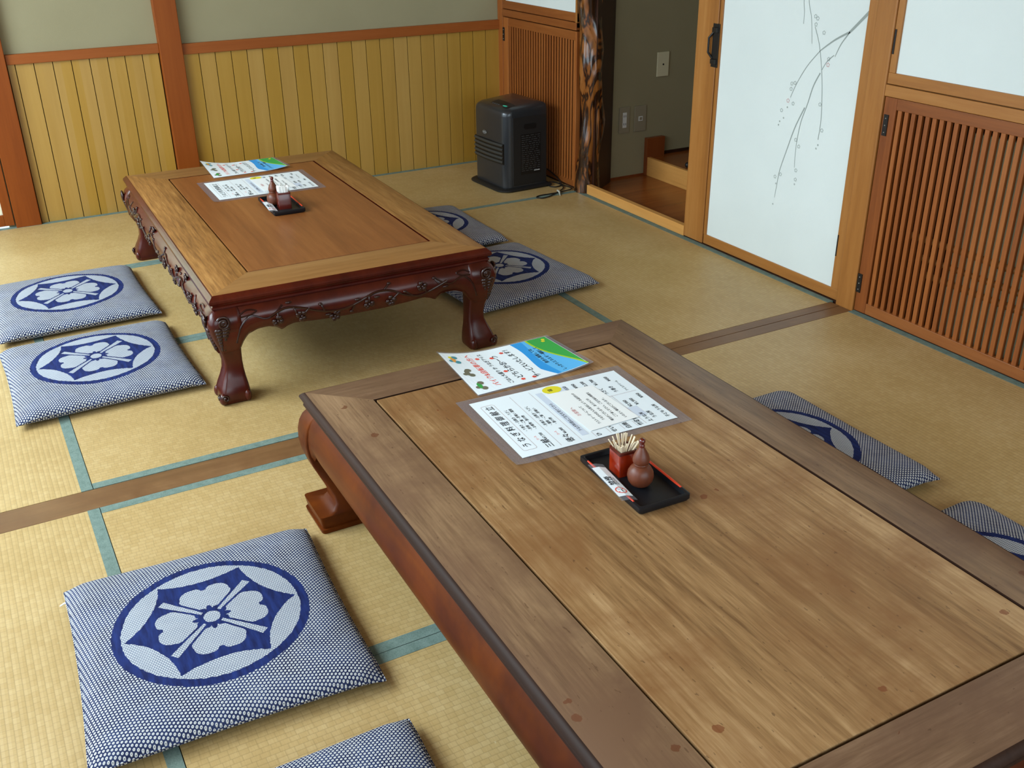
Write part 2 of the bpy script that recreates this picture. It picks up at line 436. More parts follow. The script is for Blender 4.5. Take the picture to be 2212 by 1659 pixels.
M['lime_ink'] = plain('lime_ink', S(160, 196, 48), 0.55, 0.3)
M['orange_ink'] = plain('orange_ink', S(226, 158, 74), 0.55, 0.3)
M['olive_ink'] = plain('olive_ink', S(112, 110, 92), 0.55, 0.3)
M['teal_ink'] = plain('teal_ink', S(76, 146, 160), 0.55, 0.3)
M['tray'] = plain('black_lacquer', S(17, 19, 24), 0.42, 0.4)
M['trayred'] = plain('vermilion_line', S(214, 62, 30), 0.4, 0.5)
def redbox():
    t = NT('red_translucent_lacquer'); n = t.noise(t.coord('Object', (1, 1, 0.4)), 30, 3, 0.5)
    return t.base(t.ramp(n, [(0.35, S(122, 28, 6)), (0.65, S(152, 42, 10))]), 0.18, 0.5, 0, 0.5)
M['redbox'] = redbox()
M['boxin'] = plain('dark_red_rim', S(84, 22, 14), 0.25, 0.5, 0, 0.4)
M['darkbox'] = plain('deep_red_lacquer', S(84, 20, 10), 0.25, 0.5, 0, 0.3)
M['gourd'] = wood('turned_reddish_wood', S(80, 38, 22), S(100, 50, 30), S(116, 62, 38), 'Z', 0.40, 60, 10, 0.4)
M['knob'] = plain('dark_red_stopper', S(92, 28, 22), 0.15, 0.5, 0, 0.6)
M['pick'] = plain('pale_toothpick_wood', S(232, 216, 188), 0.6, 0.3)
M['sleeve'] = plain('white_paper_sleeve', S(240, 242, 240), 0.6, 0.3)
M['heater'] = plain('charcoal_enamel', S(46, 48, 52), 0.3, 0.5, 0.35, 0.3)
M['heater_black'] = plain('black_side_panel', S(26, 25, 25), 0.5, 0.4)
M['heater_dark'] = plain('dark_recess', S(12, 13, 14), 0.4, 0.4)
M['heater_slat'] = plain('louvre_enamel', S(50, 56, 60), 0.3, 0.5, 0.3, 0.3)
M['heater_grey'] = plain('grey_print', S(78, 78, 80), 0.5, 0.3)
M['heater_logo'] = plain('silver_print', S(170, 172, 172), 0.4, 0.4)
M['teal'] = plain('teal_button', S(50, 190, 160), 0.3, 0.5)
M['cord'] = plain('black_rubber_cord', S(22, 20, 20), 0.5, 0.4)
M['tie'] = plain('milky_plastic_tie', S(206, 204, 190), 0.35, 0.5)
M['plate'] = plain('cream_plastic_plate', S(214, 208, 176), 0.4, 0.4)
M['plate2'] = plain('plaster_coloured_plate', S(150, 142, 120), 0.3, 0.5)
M['plate_w'] = plain('white_plastic_insert', S(222, 224, 222), 0.4, 0.4)
M['grey_paint'] = plain('grey_brush_line', S(150, 158, 154), 0.8, 0.1)
M['rose_paint'] = plain('rose_brush_line', S(196, 140, 140), 0.8, 0.1)
def shoji():
    t = NT('backlit_screen_paper')
    a = t.node('ShaderNodeBsdfDiffuse'); b = t.node('ShaderNodeBsdfTranslucent'); mx = t.node('ShaderNodeMixShader')
    for n in (a, b): n.inputs[0].default_value = S(232, 230, 214)
    mx.inputs[0].default_value = 0.6
    t.l.new(a.outputs[0], mx.inputs[1]); t.l.new(b.outputs[0], mx.inputs[2]); t.l.new(mx.outputs[0], t.out.inputs[0])
    return t.m
M['shoji'] = shoji()
M['bamboo'] = wood('old_bamboo', S(120, 78, 36), S(150, 102, 50), S(170, 120, 64), 'Y', 0.4)
M['glass'] = plain('window_frame_metal', S(120, 118, 112), 0.4, 0.5, 0.6)

# ------------------------------------------------------------------ room shell
XL, YF, ZC = -3.90, -6.60, 2.60
HZ = 1.80                                             # door head height
struct(build('floor', bx(XL - 0.15, 0.02, YF - 0.15, 0.15, -0.12, -0.056), M['sill_x']))
struct(build('ceiling', bx(XL - 0.15, 0.15, YF - 0.15, 0.15, ZC, ZC + 0.08), M['ceil']))

# back wall: plaster upper part, boarded dado
bm = bmesh.new()
box(bm, -2.82, 0.15, 0.008, 0.15, -0.056, ZC); box(bm, XL - 0.15, -2.82, 0.008, 0.15, HZ - 0.04, ZC); box(bm, XL - 0.15, -3.76, 0.008, 0.15, -0.056, HZ - 0.04)
wb = struct(build('wall_back', bm, M['plaster']))
bm = bmesh.new()
gl = [-2.669, -2.634, -2.551, -2.466, -2.381, -2.297, -2.212, -2.129, -2.045, -1.965]
gr = [-1.848] + [-1.765 + 0.0833 * k for k in range(22)]
gr[-1] = 0.0
for g in (gl, gr):
    for a, b in zip(g, g[1:]):
        box(bm, a + 0.0018, b - 0.0018, -0.004, 0.006, -0.02, 0.778)
box(bm, -2.67, 0.0, 0.003, 0.0075, -0.02, 0.778, 1)
w = build('wainscot', bm, [M['planks'], M['gap']], None, bevel=0.0006); w.name = 'trim_1'; struct(w)
bm = bmesh.new()
box(bm, -2.67, -1.961, -0.016, 0.012, 0.777, 0.823)
box(bm, -1.848, 0.0, -0.016, 0.012, 0.760, 0.812)
struct(build('trim_2', bm, M['rail'], bevel=0.002))
for i, (a, b) in enumerate(((-1.961, -1.848), (-2.790, -2.672))):
    struct(build('trim_%d' % (3 + i), bx(a, b, -0.034, 0.02, -0.02, ZC), M['post'], bevel=0.003))
# sliding panel to the left of the second post
bm = bmesh.new(); box(bm, -3.76, -2.835, -0.006, 0.004, 0.065, 1.74)
d = struct(build('door_1', bm, M['shoji']))
bm = bmesh.new(); box(bm, -2.838, -2.795, -0.018, 0.006, 0.012, HZ); box(bm, -3.79, -2.838, -0.018, 0.006, 0.012, 0.068); box(bm, -3.79, -2.838, -0.018, 0.006, 1.74, HZ)
build('door_frame', bm, M['post'], d, bevel=0.002)

# left wall with a long window (outside the picture, it lights the room)
bm = bmesh.new()
box(bm, XL - 0.14, XL, YF, 0.008, -0.056, 0.30); box(bm, XL - 0.14, XL, YF, 0.008, 2.45, ZC)
for a, b in ((YF, -5.75), (-0.45, 0.008)): box(bm, XL - 0.14, XL, a, b, 0.30, 2.45)
struct(build('wall_left', bm, M['plaster']))
bm = bmesh.new()
for y in (-5.75, -4.45, -3.15, -1.80, -0.49): box(bm, XL - 0.06, XL - 0.02, y, y + 0.04, 0.30, 2.45)
box(bm, XL - 0.07, XL + 0.01, -5.75, -0.45, 0.30, 0.34); box(bm, XL - 0.07, XL + 0.01, -5.75, -0.45, 2.41, 2.45)
struct(build('window_1', bm, M['frame_z']))
# wall behind the camera with a window
bm = bmesh.new()
box(bm, XL, 0.008, YF - 0.14, YF, -0.056, 0.60); box(bm, XL, 0.008, YF - 0.14, YF, 2.1, ZC)
for a, b in ((XL, -3.5), (-0.3, 0.008)): box(bm, a, b, YF - 0.14, YF, 0.60, 2.1)
struct(build('wall_front', bm, M['plaster']))
bm = bmesh.new()
for x in (-3.5, -2.43, -1.36, -0.34): box(bm, x, x + 0.04, YF - 0.06, YF - 0.02, 0.60, 2.1)
box(bm, -3.5, -0.3, YF - 0.07, YF + 0.01, 0.60, 0.64); box(bm, -3.5, -0.3, YF - 0.07, YF + 0.01, 2.06, 2.1)
struct(build('window_2', bm, M['frame_z']))

# right wall: above the doors, plus everything beyond the near lattice
bm = bmesh.new()
box(bm, 0.008, 0.10, YF, 0.008, HZ + 0.12, ZC)
box(bm, 0.012, 0.10, YF, -5.10, -0.056, HZ + 0.12)
struct(build('wall_right', bm, M['plaster']))
struct(build('trim_5', bx(-0.014, 0.10, -5.1, 0.0, HZ, HZ + 0.12), M['frame_y'], bevel=0.003))
# corner post and pillars
struct(build('trim_6', bx(-0.012, 0.09, -0.055, 0.006, -0.03, HZ), M['latt_z'], bevel=0.002))
struct(build('trim_7', bx(-0.016, 0.09, -2.934, -2.846, -0.03, HZ), M['frame_z'], bevel=0.004))
struct(build('trim_8', bx(-0.012, 0.09, -5.12, -5.02, -0.03, HZ), M['frame_z'], bevel=0.004))

# ---------------------------------------------------------------- slatted doors
def lattice(name, y0, y1, z0, z1, stile, nsl, top, bot, mats, hinge, sy0, sy1, wid, dep=0.014, sl=0.006):
    """frame with upright slats; y0<y1; sy0..sy1 span of the slats"""
    bm = bmesh.new()
    box(bm, -0.010, 0.018, y0, sy0, z0, z1); box(bm, -0.010, 0.018, sy1, y1, z0, z1)
    f = struct(build(name, bm, mats[0], bevel=0.0015))
    bm = bmesh.new()
    box(bm, -0.009, 0.018, sy0, sy1, z1 - top, z1); box(bm, -0.009, 0.018, sy0, sy1, z0, z0 + bot)
    build('door_rails', bm, mats[1], f, bevel=0.0015)
    bm = bmesh.new()
    for k in range(nsl):
        c = sy0 + (sy1 - sy0) * (k + 0.5) / nsl
        box(bm, -sl, dep - sl, c - wid / 2, c + wid / 2, z0 + bot - 0.003, z1 - top + 0.003)
    build('slats', bm, mats[0], f, bevel=0.0012)
    for yy, zz in hinge:
        bm = bmesh.new(); box(bm, -0.0135, -0.0095, yy - 0.010, yy + 0.010, zz, zz + 0.075)
        h = build('hinge', bm, M['black_iron'], f)
        bm = bmesh.new()
        for k in range(3): ball(bm, (-0.0138, yy, zz + 0.012 + 0.025 * k), 0.0022)
        build('hinge_screws', bm, M['nail'], h)
    return f
# near right: first gap edge at y=-2.993, pitch ~0.0303
NSL = 64; pitch = 0.03025
lattice('door_2', -5.02, -2.938, 0.006, 0.826, 0.05, NSL, 0.040, 0.042, (M['latt_z'], M['latt_y']), ((-2.956, 0.690), (-2.947, 0.082)), -2.992 - NSL * pitch, -2.992, 0.0172)
struct(build('trim_9', bx(-0.014, 0.06, -5.02, -2.934, 0.828, 0.868), M['frame_y'], bevel=0.002))
struct(build('trim_18', bx(0.001, 0.05, -5.1, -0.99, -0.055, 0.003), M['darkwood']))
struct(build('trim_19', bx(0.001, 0.05, -0.9, 0.0, -0.055, 0.010), M['darkwood']))
# white papered door above it
bm = bmesh.new(); box(bm, -0.002, 0.01, -5.0, -2.962, 0.908, HZ - 0.03)
d4 = struct(build('door_3', bm, M['white']))
bm = bmesh.new(); box(bm, -0.010, 0.012, -5.02, -2.935, 0.871, 0.909); box(bm, -0.010, 0.012, -5.02, -2.935, HZ - 0.035, HZ)
build('door_rails', bm, M['frame_y'], d4, bevel=0.0015)
bm = bmesh.new(); box(bm, -0.010, 0.012, -2.962, -2.9355, 0.909, HZ - 0.035); box(bm, -0.010, 0.012, -5.02, -4.99, 0.909, HZ - 0.035)
build('door_stiles', bm, M['frame_z'], d4, bevel=0.0015)
bm = bmesh.new(); box(bm, -0.0125, -0.0095, -2.945, -2.9375, 0.972, 1.055)
build('pull', bm, M['black_iron'], d4, bevel=0.001)
# cupboard behind the near lattice
bm = bmesh.new()
box(bm, 0.62, 0.66, -5.02, -2.80, -0.05, 0.86); box(bm, 0.018, 0.66, -2.846, -2.82, -0.05, 0.86); box(bm, 0.02, 0.66, -5.02, -2.8, -0.09, -0.05); box(bm, 0.09, 0.66, -5.02, -2.8, 0.83, 0.87); box(bm, 0.018, 0.66, -5.06, -5.02, -0.05, 0.86)
struct(build('wall_cupboard', bm, M['darkwood']))
bm = bmesh.new(); box(bm, 0.12, 0.14, -4.9, -3.235, -0.045, 0.735)
pn = tag(build('storage_panel', bm, M['plaster']), 'grey flat panel standing behind the slats of the near lattice door', 'board')
for k, (z, r, y1, lab) in enumerate(((0.335, 0.012, -3.08, 'uppermost of the three bamboo poles behind the near lattice door'), (0.262, 0.011, -3.12, 'middle one of the three bamboo poles behind the near lattice door'), (0.20, 0.012, -3.16, 'lowest of the three bamboo poles behind the near lattice door'))):
    bm = bmesh.new()
    n = 24
    tube(bm, [(0.080 + 0.006 * k, y1 - 1.7 * i / n, z - 0.02 * i / n) for i in range(n + 1)], [r * (1.14 if i % 5 == 0 else 1) for i in range(n + 1)], 10)
    tag(build('bamboo_pole', bm, M['bamboo'], smooth=50), lab, 'pole', 'bamboo poles in the cupboard')

# corner cupboard: lattice below, white paper above
lattice('door_4', -0.868, -0.058, 0.012, 0.832, 0.05, 26, 0.046, 0.030, (M['latt_z'], M['latt_y']), ((-0.068, 0.700),), -0.852, -0.120, 0.0140, 0.0075)
bm = bmesh.new(); box(bm, -0.016, 0.06, -0.868, -0.055, 0.838, 0.876)
struct(build('trim_10', bm, M['latt_y'], bevel=0.002))
bm = bmesh.new(); box(bm, -0.002, 0.01, -0.852, -0.078, 0.922, HZ - 0.03)
d5 = struct(build('door_5', bm, M['white']))
bm = bmesh.new(); box(bm, -0.010, 0.012, -0.868, -0.056, 0.879, 0.923)
build('door_rails', bm, M['latt_y'], d5, bevel=0.0015)
bm = bmesh.new(); box(bm, -0.012, 0.012, -0.868, -0.851, 0.85, HZ - 0.01); box(bm, -0.012, 0.012, -0.08, -0.056, 0.923, HZ - 0.01)
build('door_stiles', bm, M['frame_z'], d5, bevel=0.0015)
bm = bmesh.new()
box(bm, 0.40, 0.43, -0.80, 0.008, -0.05, HZ); box(bm, 0.09, 0.43, 0.008, 0.03, -0.05, HZ); box(bm, 0.09, 0.43, -0.80, 0.008, 0.85, 0.87); box(bm, 0.02, 0.43, -0.87, 0.03, -0.10, -0.05); box(bm, 0.05, 0.10, -0.83, -0.80, -0.05, HZ)
struct(build('wall_closet', bm, M['darkwood']))

# gnarled log pillar and the dark post behind it
bm = bmesh.new(); rings = []
nz, ns = 150, 40
for i in range(nz + 1):
    z = -0.02 + (HZ + 0.02) * i / nz; ring = []
    for k in range(ns):
        a = 2 * PI * k / ns
        v = Vector((math.cos(a) * 0.9, math.sin(a) * 0.9, z * 3.2))
        r = 0.062 + 0.020 * (noise.noise(v * 1.2)) + 0.009 * noise.noise(Vector((math.cos(a) * 1.8 + 5, math.sin(a) * 1.8, z * 8)))
        r -= 0.010 * max(0, noise.noise(Vector((math.cos(a) * 3 + 9, math.sin(a) * 3, z * 3)))) * 2
        if z < 0.12: r += 0.008 * (0.12 - z) / 0.12
        ring.append((0.040 + r * math.cos(a) * 1.05 + 0.008 * math.sin(z * 5), -0.932 + r * math.sin(a) * 1.0 + 0.006 * math.sin(z * 7 + 1), z))
    rings.append(ring)
loft(bm, rings)
struct(build('trim_11', bm, M['log'], smooth=80))
bm = bmesh.new(); prism(bm, [(0.03, -1.00), (0.245, -0.845), (0.245, -0.80), (0.10, -0.80), (0.03, -0.90)], -0.03, HZ)
struct(build('trim_12', bm, M['darkwood']))

# opening to the hall: frame, sill
bm = bmesh.new(); box(bm, -0.008, 0.022, -1.985, -1.845, 0.006, HZ)
struct(build('trim_13', bm, M['frame_z'], bevel=0.003))
bm = bmesh.new(); box(bm, -0.008, 0.022, -1.845, -0.99, 0.002, 0.052)
struct(build('trim_14', bm, M['step'], bevel=0.002))

# painted sliding door
bm = bmesh.new(); box(bm, 0.002, 0.016, -2.802, -2.000, 0.048, HZ - 0.03)
d6 = struct(build('door_6', bm, M['white']))
bm = bmesh.new(); box(bm, -0.004, 0.022, -2.845, -1.990, 0.008, 0.052); box(bm, -0.004, 0.022, -2.845, -1.990, HZ - 0.035, HZ - 0.004)
build('door_rails', bm, M['frame_y'], d6, bevel=0.0015)
bm = bmesh.new(); box(bm, -0.004, 0.022, -2.006, -1.988, 0.052, HZ - 0.035); box(bm, -0.004, 0.022, -2.845, -2.799, 0.052, HZ - 0.035)
build('door_stiles', bm, M['frame_z'], d6, bevel=0.0015)
bm = bmesh.new()
box(bm, -0.0055, -0.0035, -2.806, -2.800, 0.185, 0.272)
build('pull', bm, M['black_iron'], d6, bevel=0.001)
bm = bmesh.new()
for z0, z1 in ((0.815, 0.835), (0.945, 0.965)): box(bm, -0.022, -0.004, -1.995, -1.965, z0, z1)
tube(bm, [(-0.008, -1.962, 0.945), (-0.020, -1.946, 0.92), (-0.020, -1.946, 0.86), (-0.008, -1.962, 0.835)], 0.005, 8)
box(bm, -0.0085, -0.006, -1.998, -1.955, 0.80, 0.98)
build('pull', bm, M['black_iron'], d6, bevel=0.001)
# painted blossom branch, a brush line on the paper
strokes = [([(-2.799, 1.098), (-2.72, 1.022)], 0.006, 0.0045), ([(-2.72, 1.022), (-2.65, 0.986), (-2.583, 0.94)], 0.0042, 0.002), ([(-2.583, 0.94), (-2.524, 0.876), (-2.477, 0.802), (-2.451, 0.745)], 0.0016, 0.0012),
    ([(-2.72, 1.022), (-2.683, 0.974), (-2.661, 0.927)], 0.0026, 0.0012), ([(-2.656, 0.932), (-2.625, 0.906), (-2.603, 0.872)], 0.0018, 0.0012),
    ([(-2.597, 0.86), (-2.569, 0.807), (-2.548, 0.733), (-2.525, 0.664), (-2.515, 0.595), (-2.513, 0.533), (-2.517, 0.477)], 0.0026, 0.0008),
    ([(-2.536, 0.719), (-2.495, 0.634), (-2.462, 0.535), (-2.435, 0.447), (-2.427, 0.38), (-2.421, 0.329)], 0.0026, 0.0008),
    ([(-2.542, 1.022), (-2.576, 0.956), (-2.605, 0.858), (-2.622, 0.763), (-2.63, 0.682), (-2.627, 0.61)], 0.0014, 0.0014),
    ([(-2.462, 1.30), (-2.466, 1.2), (-2.468, 1.112), (-2.477, 1.069), (-2.478, 1.027)], 0.0014, 0.0010), ([(-2.47, 1.25), (-2.494, 1.114), (-2.518, 1.05), (-2.535, 0.96)], 0.0016, 0.0010)]
bm = bmesh.new()
def ribbon(bm, pts, w0, w1, fx, mi=0):
    P = smoothpath([(0, y, z) for y, z in pts], 6); n = len(P); L = []
    for i, p in enumerate(P):
        t = (P[min(i + 1, n - 1)] - P[max(i - 1, 0)]).normalized(); nrm = Vector((0, -t.z, t.y)); w = w0 + (w1 - w0) * i / (n - 1)
        L.append((bm.verts.new(fx(p + nrm * w)), bm.verts.new(fx(p - nrm * w))))
    for a, b in zip(L, L[1:]): bm.faces.new((a[0], a[1], b[1], b[0])).material_index = mi
on_door = lambda p: (0.0012, p.y, p.z)
for pts, a, b in strokes: ribbon(bm, pts, a, b, on_door)
def ringdot(bm, y, z, r, mi=0):
    for k in range(5):
        a = 2 * PI * k / 5 + 0.3; cy, cz = y + r * math.cos(a), z + r * math.sin(a)
        arc = [(cy + 0.55 * r * math.cos(a + b), cz + 0.55 * r * math.sin(a + b)) for b in (-1.7, -0.8, 0, 0.8, 1.7)]
        ribbon(bm, arc, 0.0009, 0.0009, on_door, mi)
for y, z in [(-2.551, 1.053), (-2.545, 1.031), (-2.591, 1.006), (-2.631, 0.915), (-2.451, 0.799), (-2.45, 0.778), (-2.47, 0.724), (-2.409, 0.688), (-2.507, 0.587), (-2.528, 0.564), (-2.641, 0.649), (-2.615, 0.744), (-2.527, 0.467), (-2.53, 0.43), (-2.442, 0.432), (-2.412, 0.416), (-2.468, 0.804), (-2.538, 1.06)]:
    ringdot(bm, y, z, 0.0045)
for y, z in [(-2.405, 0.643), (-2.400, 0.628), (-2.421, 0.389), (-2.44, 0.705), (-2.63, 0.59), (-2.622, 0.575), (-2.416, 0.30), (-2.528, 0.41), (-2.425, 0.66)]:
    ringdot(bm, y, z, 0.0018)
for y, z in [(-2.631, 0.894), (-2.44, 0.731)]: ringdot(bm, y, z, 0.0048, 1)
build('painted_branch', bm, [M['grey_paint'], M['rose_paint']], d6)

# ---------------------------------------------------------------- hall beyond the opening
bm = bmesh.new()
box(bm, 0.10, 2.0, -0.808, -0.70, -0.05, 2.35); box(bm, 1.9, 2.0, -3.2, -0.8, -0.05, 2.35)
struct(build('wall_hall', bm, M['plaster']))
bm = bmesh.new(); box(bm, 0.70, 1.9, -2.80, -2.70, -0.05, 2.35); box(bm, 0.11, 0.70, -2.80, -2.76, -0.05, 2.35)
struct(build('wall_hall_end', bm, M['plaster']))
struct(build('floor_hall', bx(0.022, 0.52, -2.76, -0.80, -0.05, 0.0), M['hallfloor']))
struct(build('ceiling_hall', bx(0.10, 2.0, -2.8, -0.7, 2.35, 2.4), M['ceil']))
bm = bmesh.new(); box(bm, 0.503, 0.525, -2.70, -0.835, 0.0, 0.106)
struct(build('trim_15', bm, M['step'], bevel=0.002))
struct(build('floor_landing', bx(0.525, 1.9, -2.70, -0.808, -0.02, 0.1045), M['hallfloor']))
bm = bmesh.new(); box(bm, 0.498, 0.622, -0.836, -0.806, 0.0, 0.214)
struct(build('trim_16', bm, [M['stepdark']], bevel=0.002))
struct(build('baseboard_hall', bx(0.622, 1.9, -0.814, -0.806, 0.104, 0.122), M['darkwood']))
struct(build('baseboard_hall_low', bx(0.245, 0.498, -0.812, -0.806, 0.0, 0.010), M['stepdark']))
bm = bmesh.new(); ball(bm, (0.552, -1.145, 0.121), 0.016, seg=14, ring=10)
tag(build('door_stop', bm, M['cord'], smooth=60), 'small black ball-shaped door stop at the edge of the raised hall step', 'door stop')
# wall plates
def plate(name, label, cat, x0, x1, z0, z1, mat):
    r = thing(name, label, cat, ((x0 + x1) / 2, -0.808, (z0 + z1) / 2))
    hx, hz = (x1 - x0) / 2, (z1 - z0) / 2
    bm = bmesh.new(); box(bm, -hx, hx, -0.008, 0.0, -hz, hz)
    build('cover_plate', bm, mat, r, bevel=0.003)
    return r
p = plate('blank_wall_plate', 'cream blank plate with one centre screw high on the dim hall wall', 'wall plate', 0.555, 0.636, 0.546, 0.678, M['plate'])
bm = bmesh.new(); ball(bm, (0, -0.009, 0), 0.005, 0.002, 0.005); build('screw', bm, M['cord'], p)
p = plate('power_outlet', 'wall outlet with a white double socket, left of the pair low on the hall wall', 'outlet', 0.312, 0.383, 0.258, 0.402, M['plate2'])
bm = bmesh.new(); box(bm, -0.013, 0.013, -0.0105, -0.0075, -0.042, 0.042); s = build('socket', bm, M['plate_w'], p, bevel=0.001)
for z in (-0.022, 0.022):
    for x in (-0.006, 0.006): build('plug_slot', bx(x - 0.0014, x + 0.0014, -0.0112, -0.010, z - 0.006, z + 0.006), M['cord'], s)
p = plate('wall_jack', 'wall plate with one small square jack, right of the pair low on the hall wall', 'outlet', 0.416, 0.497, 0.256, 0.400, M['plate2'])
bm = bmesh.new(); box(bm, -0.014, 0.014, -0.0105, -0.0075, -0.013, 0.013); s = build('jack', bm, M['plate_w'], p, bevel=0.001)
bm = bmesh.new(); box(bm, -0.0085, 0.0085, -0.0112, -0.010, -0.008, 0.008); build('jack_opening', bm, M['plate2'], s)

# ---------------------------------------------------------------- tatami and threshold
XLJ, XRJ = -2.8375, -0.9205
struct(build('trim_20', bx(-3.895, -3.802, YF, 0.0, -0.055, 0.0), M['sill_x']))
def tatami_mat(x0, x1, y0, y1, along, label, hs=0.0005):
    """along = direction of the long side; cloth borders run down both long sides"""
    L, W = ((x1 - x0), (y1 - y0)) if along == 'X' else ((y1 - y0), (x1 - x0))
    L -= 0.002; W -= 0.002
    r = thing('tatami_mat', label, 'tatami mat', ((x0 + x1) / 2, (y0 + y1) / 2, 0), 0 if along == 'X' else PI / 2, 'tatami mats on the floor')
    build('woven_cover', bx(-L / 2, L / 2, -W / 2 + 0.0305, W / 2 - 0.0305, -0.055, 0.0), M['tatami'], r)
    for s in (-1, 1):
        a, b = sorted((s * W / 2, s * (W / 2 - 0.031)))
        build('border', bx(-L / 2, L / 2, a, b, -0.0555, 0.0008), M['heri'], r)
    return r
T1, T2 = -2.824, -2.933
tatami_mat(-1.90, -0.001, -0.925, -0.004, 'X', 'tatami mat along the boarded back wall, under the black heater')
tatami_mat(-3.80, -1.90, -0.925, -0.004, 'X', 'tatami mat along the boarded back wall, left of the heater mat')
tatami_mat(XRJ, -0.003, T1, -0.925, 'Y', 'tatami mat in front of the painted white sliding door and hall opening')
tatami_mat(XLJ, XRJ, -1.8835, -0.925, 'X', 'tatami mat under the far half of the carved table')
tatami_mat(XLJ, XRJ, T1, -1.8835, 'X', 'tatami mat between the carved table and the wooden threshold strip')
tatami_mat(-3.80, XLJ, T1, -0.925, 'Y', 'tatami mat at the left edge beyond the threshold, under two cushions')
tatami_mat(XLJ, XRJ, -3.8605, T2, 'X', 'tatami mat just in front of the threshold, under the plain table')
tatami_mat(XLJ, XRJ, -4.79, -3.8605, 'X', 'tatami mat under the near half of the plain table')
tatami_mat(XRJ, -0.003, -4.84, T2, 'Y', 'tatami mat beside the near lattice door, right of the plain table')
tatami_mat(-3.80, XLJ, -4.84, T2, 'Y', 'tatami mat in the lower left corner, under the nearest cushion')
bm = bmesh.new()
box(bm, -3.895, -1.30, T2 + 0.001, T1 - 0.001, -0.05, 0.0)
for a, b in ((T1 - 0.047, T1 - 0.001), (T2 + 0.001, T1 - 0.050)): box(bm, -1.30, -0.018, a, b, -0.05, 0.0)
box(bm, -3.895, -0.018, T2 + 0.002, T1 - 0.002, -0.054, -0.004)
struct(build('trim_17', bm, M['sill_x'], bevel=0.0008))

# ---------------------------------------------------------------- floor cushions
def make_cushion():
    r = thing('floor_cushion', '', 'cushion', group='indigo floor cushions with a flower crest')
    bm = bmesh.new(); N = 56; hx, hy = 0.288, 0.305
    ht, hb, zm = 0.040, 0.030, 0.030
    def pt(i, j, top):
        u, v = -1 + 2 * i / N, -1 + 2 * j / N
        # crowd the samples towards the edge
        u = math.copysign(1 - (1 - abs(u)) ** 1.35, u); v = math.copysign(1 - (1 - abs(v)) ** 1.35, v)
        f = (1 - abs(u) ** 9) ** 0.5 * (1 - abs(v) ** 9) ** 0.5
        dome = 0.62 + 0.38 * (1 - u * u) ** 0.6 * (1 - v * v) ** 0.6 if abs(u) < 1 and abs(v) < 1 else 0.62
        x = hx * u * (1 + 0.030 * v * v - 0.012); y = hy * v * (1 + 0.030 * u * u - 0.012)
        e = max(abs(u), abs(v))
        wob = 0.003 * noise.noise(Vector((x * 9, y * 9, 3.3)))
        if top: z = zm + (ht * dome + wob) * f
        else: z = zm - hb * min(1, f * 1.15)
        if abs(u) * abs(v) > 0.82: z = z - 0.010 * (abs(u) * abs(v) - 0.82) / 0.18
        return (x, y, max(z, 0.0012))
    T = [[bm.verts.new(pt(i, j, True)) for j in range(N + 1)] for i in range(N + 1)]
    B = [[(T[i][j] if i in (0, N) or j in (0, N) else bm.verts.new(pt(i, j, False))) for j in range(N + 1)] for i in range(N + 1)]
    for i in range(N):
        for j in range(N):
            bm.faces.new((T[i][j], T[i + 1][j], T[i + 1][j + 1], T[i][j + 1]))
            try: bm.faces.new((B[i][j], B[i][j + 1], B[i + 1][j + 1], B[i + 1][j]))
            except ValueError: pass
    build('cover', bm, M['cushion'], r, smooth=70)
    bm = bmesh.new()
    loop = []
    for s in range(4 * N):
        i, j = ((s, 0), (N, s - N), (3 * N - s, N), (0, 4 * N - s))[s // N]
        x, y, z = pt(i, j, True); loop.append((x * 1.001, y * 1.001, z))
    tube(bm, loop, 0.0022, 6, closed=True)
    build('seam_piping', bm, M['cushion'], r, smooth=60)
    return r
cs = make_cushion()
spots = [(-2.695, -3.640, -3.0, 'indigo crest cushion lying flat at left beside the plain table, shown whole and largest'),
         (-2.722, -4.395, -1.5, 'crest cushion cut off by the bottom edge of the photo, nearest the camera'),
         (-2.700, -1.315, 1.0, 'farther of the two crest cushions left of the carved table'),
         (-2.700, -2.040, 0.5, 'nearer of the two crest cushions left of the carved table'),
         (-1.080, -1.215, -1.0, 'farther of the two crest cushions right of the carved table, mostly behind its corner'),
         (-1.055, -1.935, 5.0, 'turned crest cushion behind the near right leg of the carved table'),
         (-1.060, -3.680, 0.0, 'crest cushion half hidden behind the right edge of the plain table'),
         (-1.080, -4.420, 0.0, 'crest cushion at the right photo edge, mostly hidden by the plain table')]
for i, (x, y, a, lab) in enumerate(spots):
    if i == 0:
        cs.location = (x, y, 0.0008); cs.rotation_euler = (0, 0, math.radians(a)); cs['label'] = lab
    else: tree_copy(cs, (x, y, 0.0008), math.radians(a), lab)
bm = bmesh.new(); tube(bm, [(-0.284, 0.255, 0.030), (-0.296, 0.257, 0.028), (-0.306, 0.256, 0.024)], [0.0024, 0.0022, 0.0016], 6)
build('loose_thread', bm, M['sleeve'], cs)

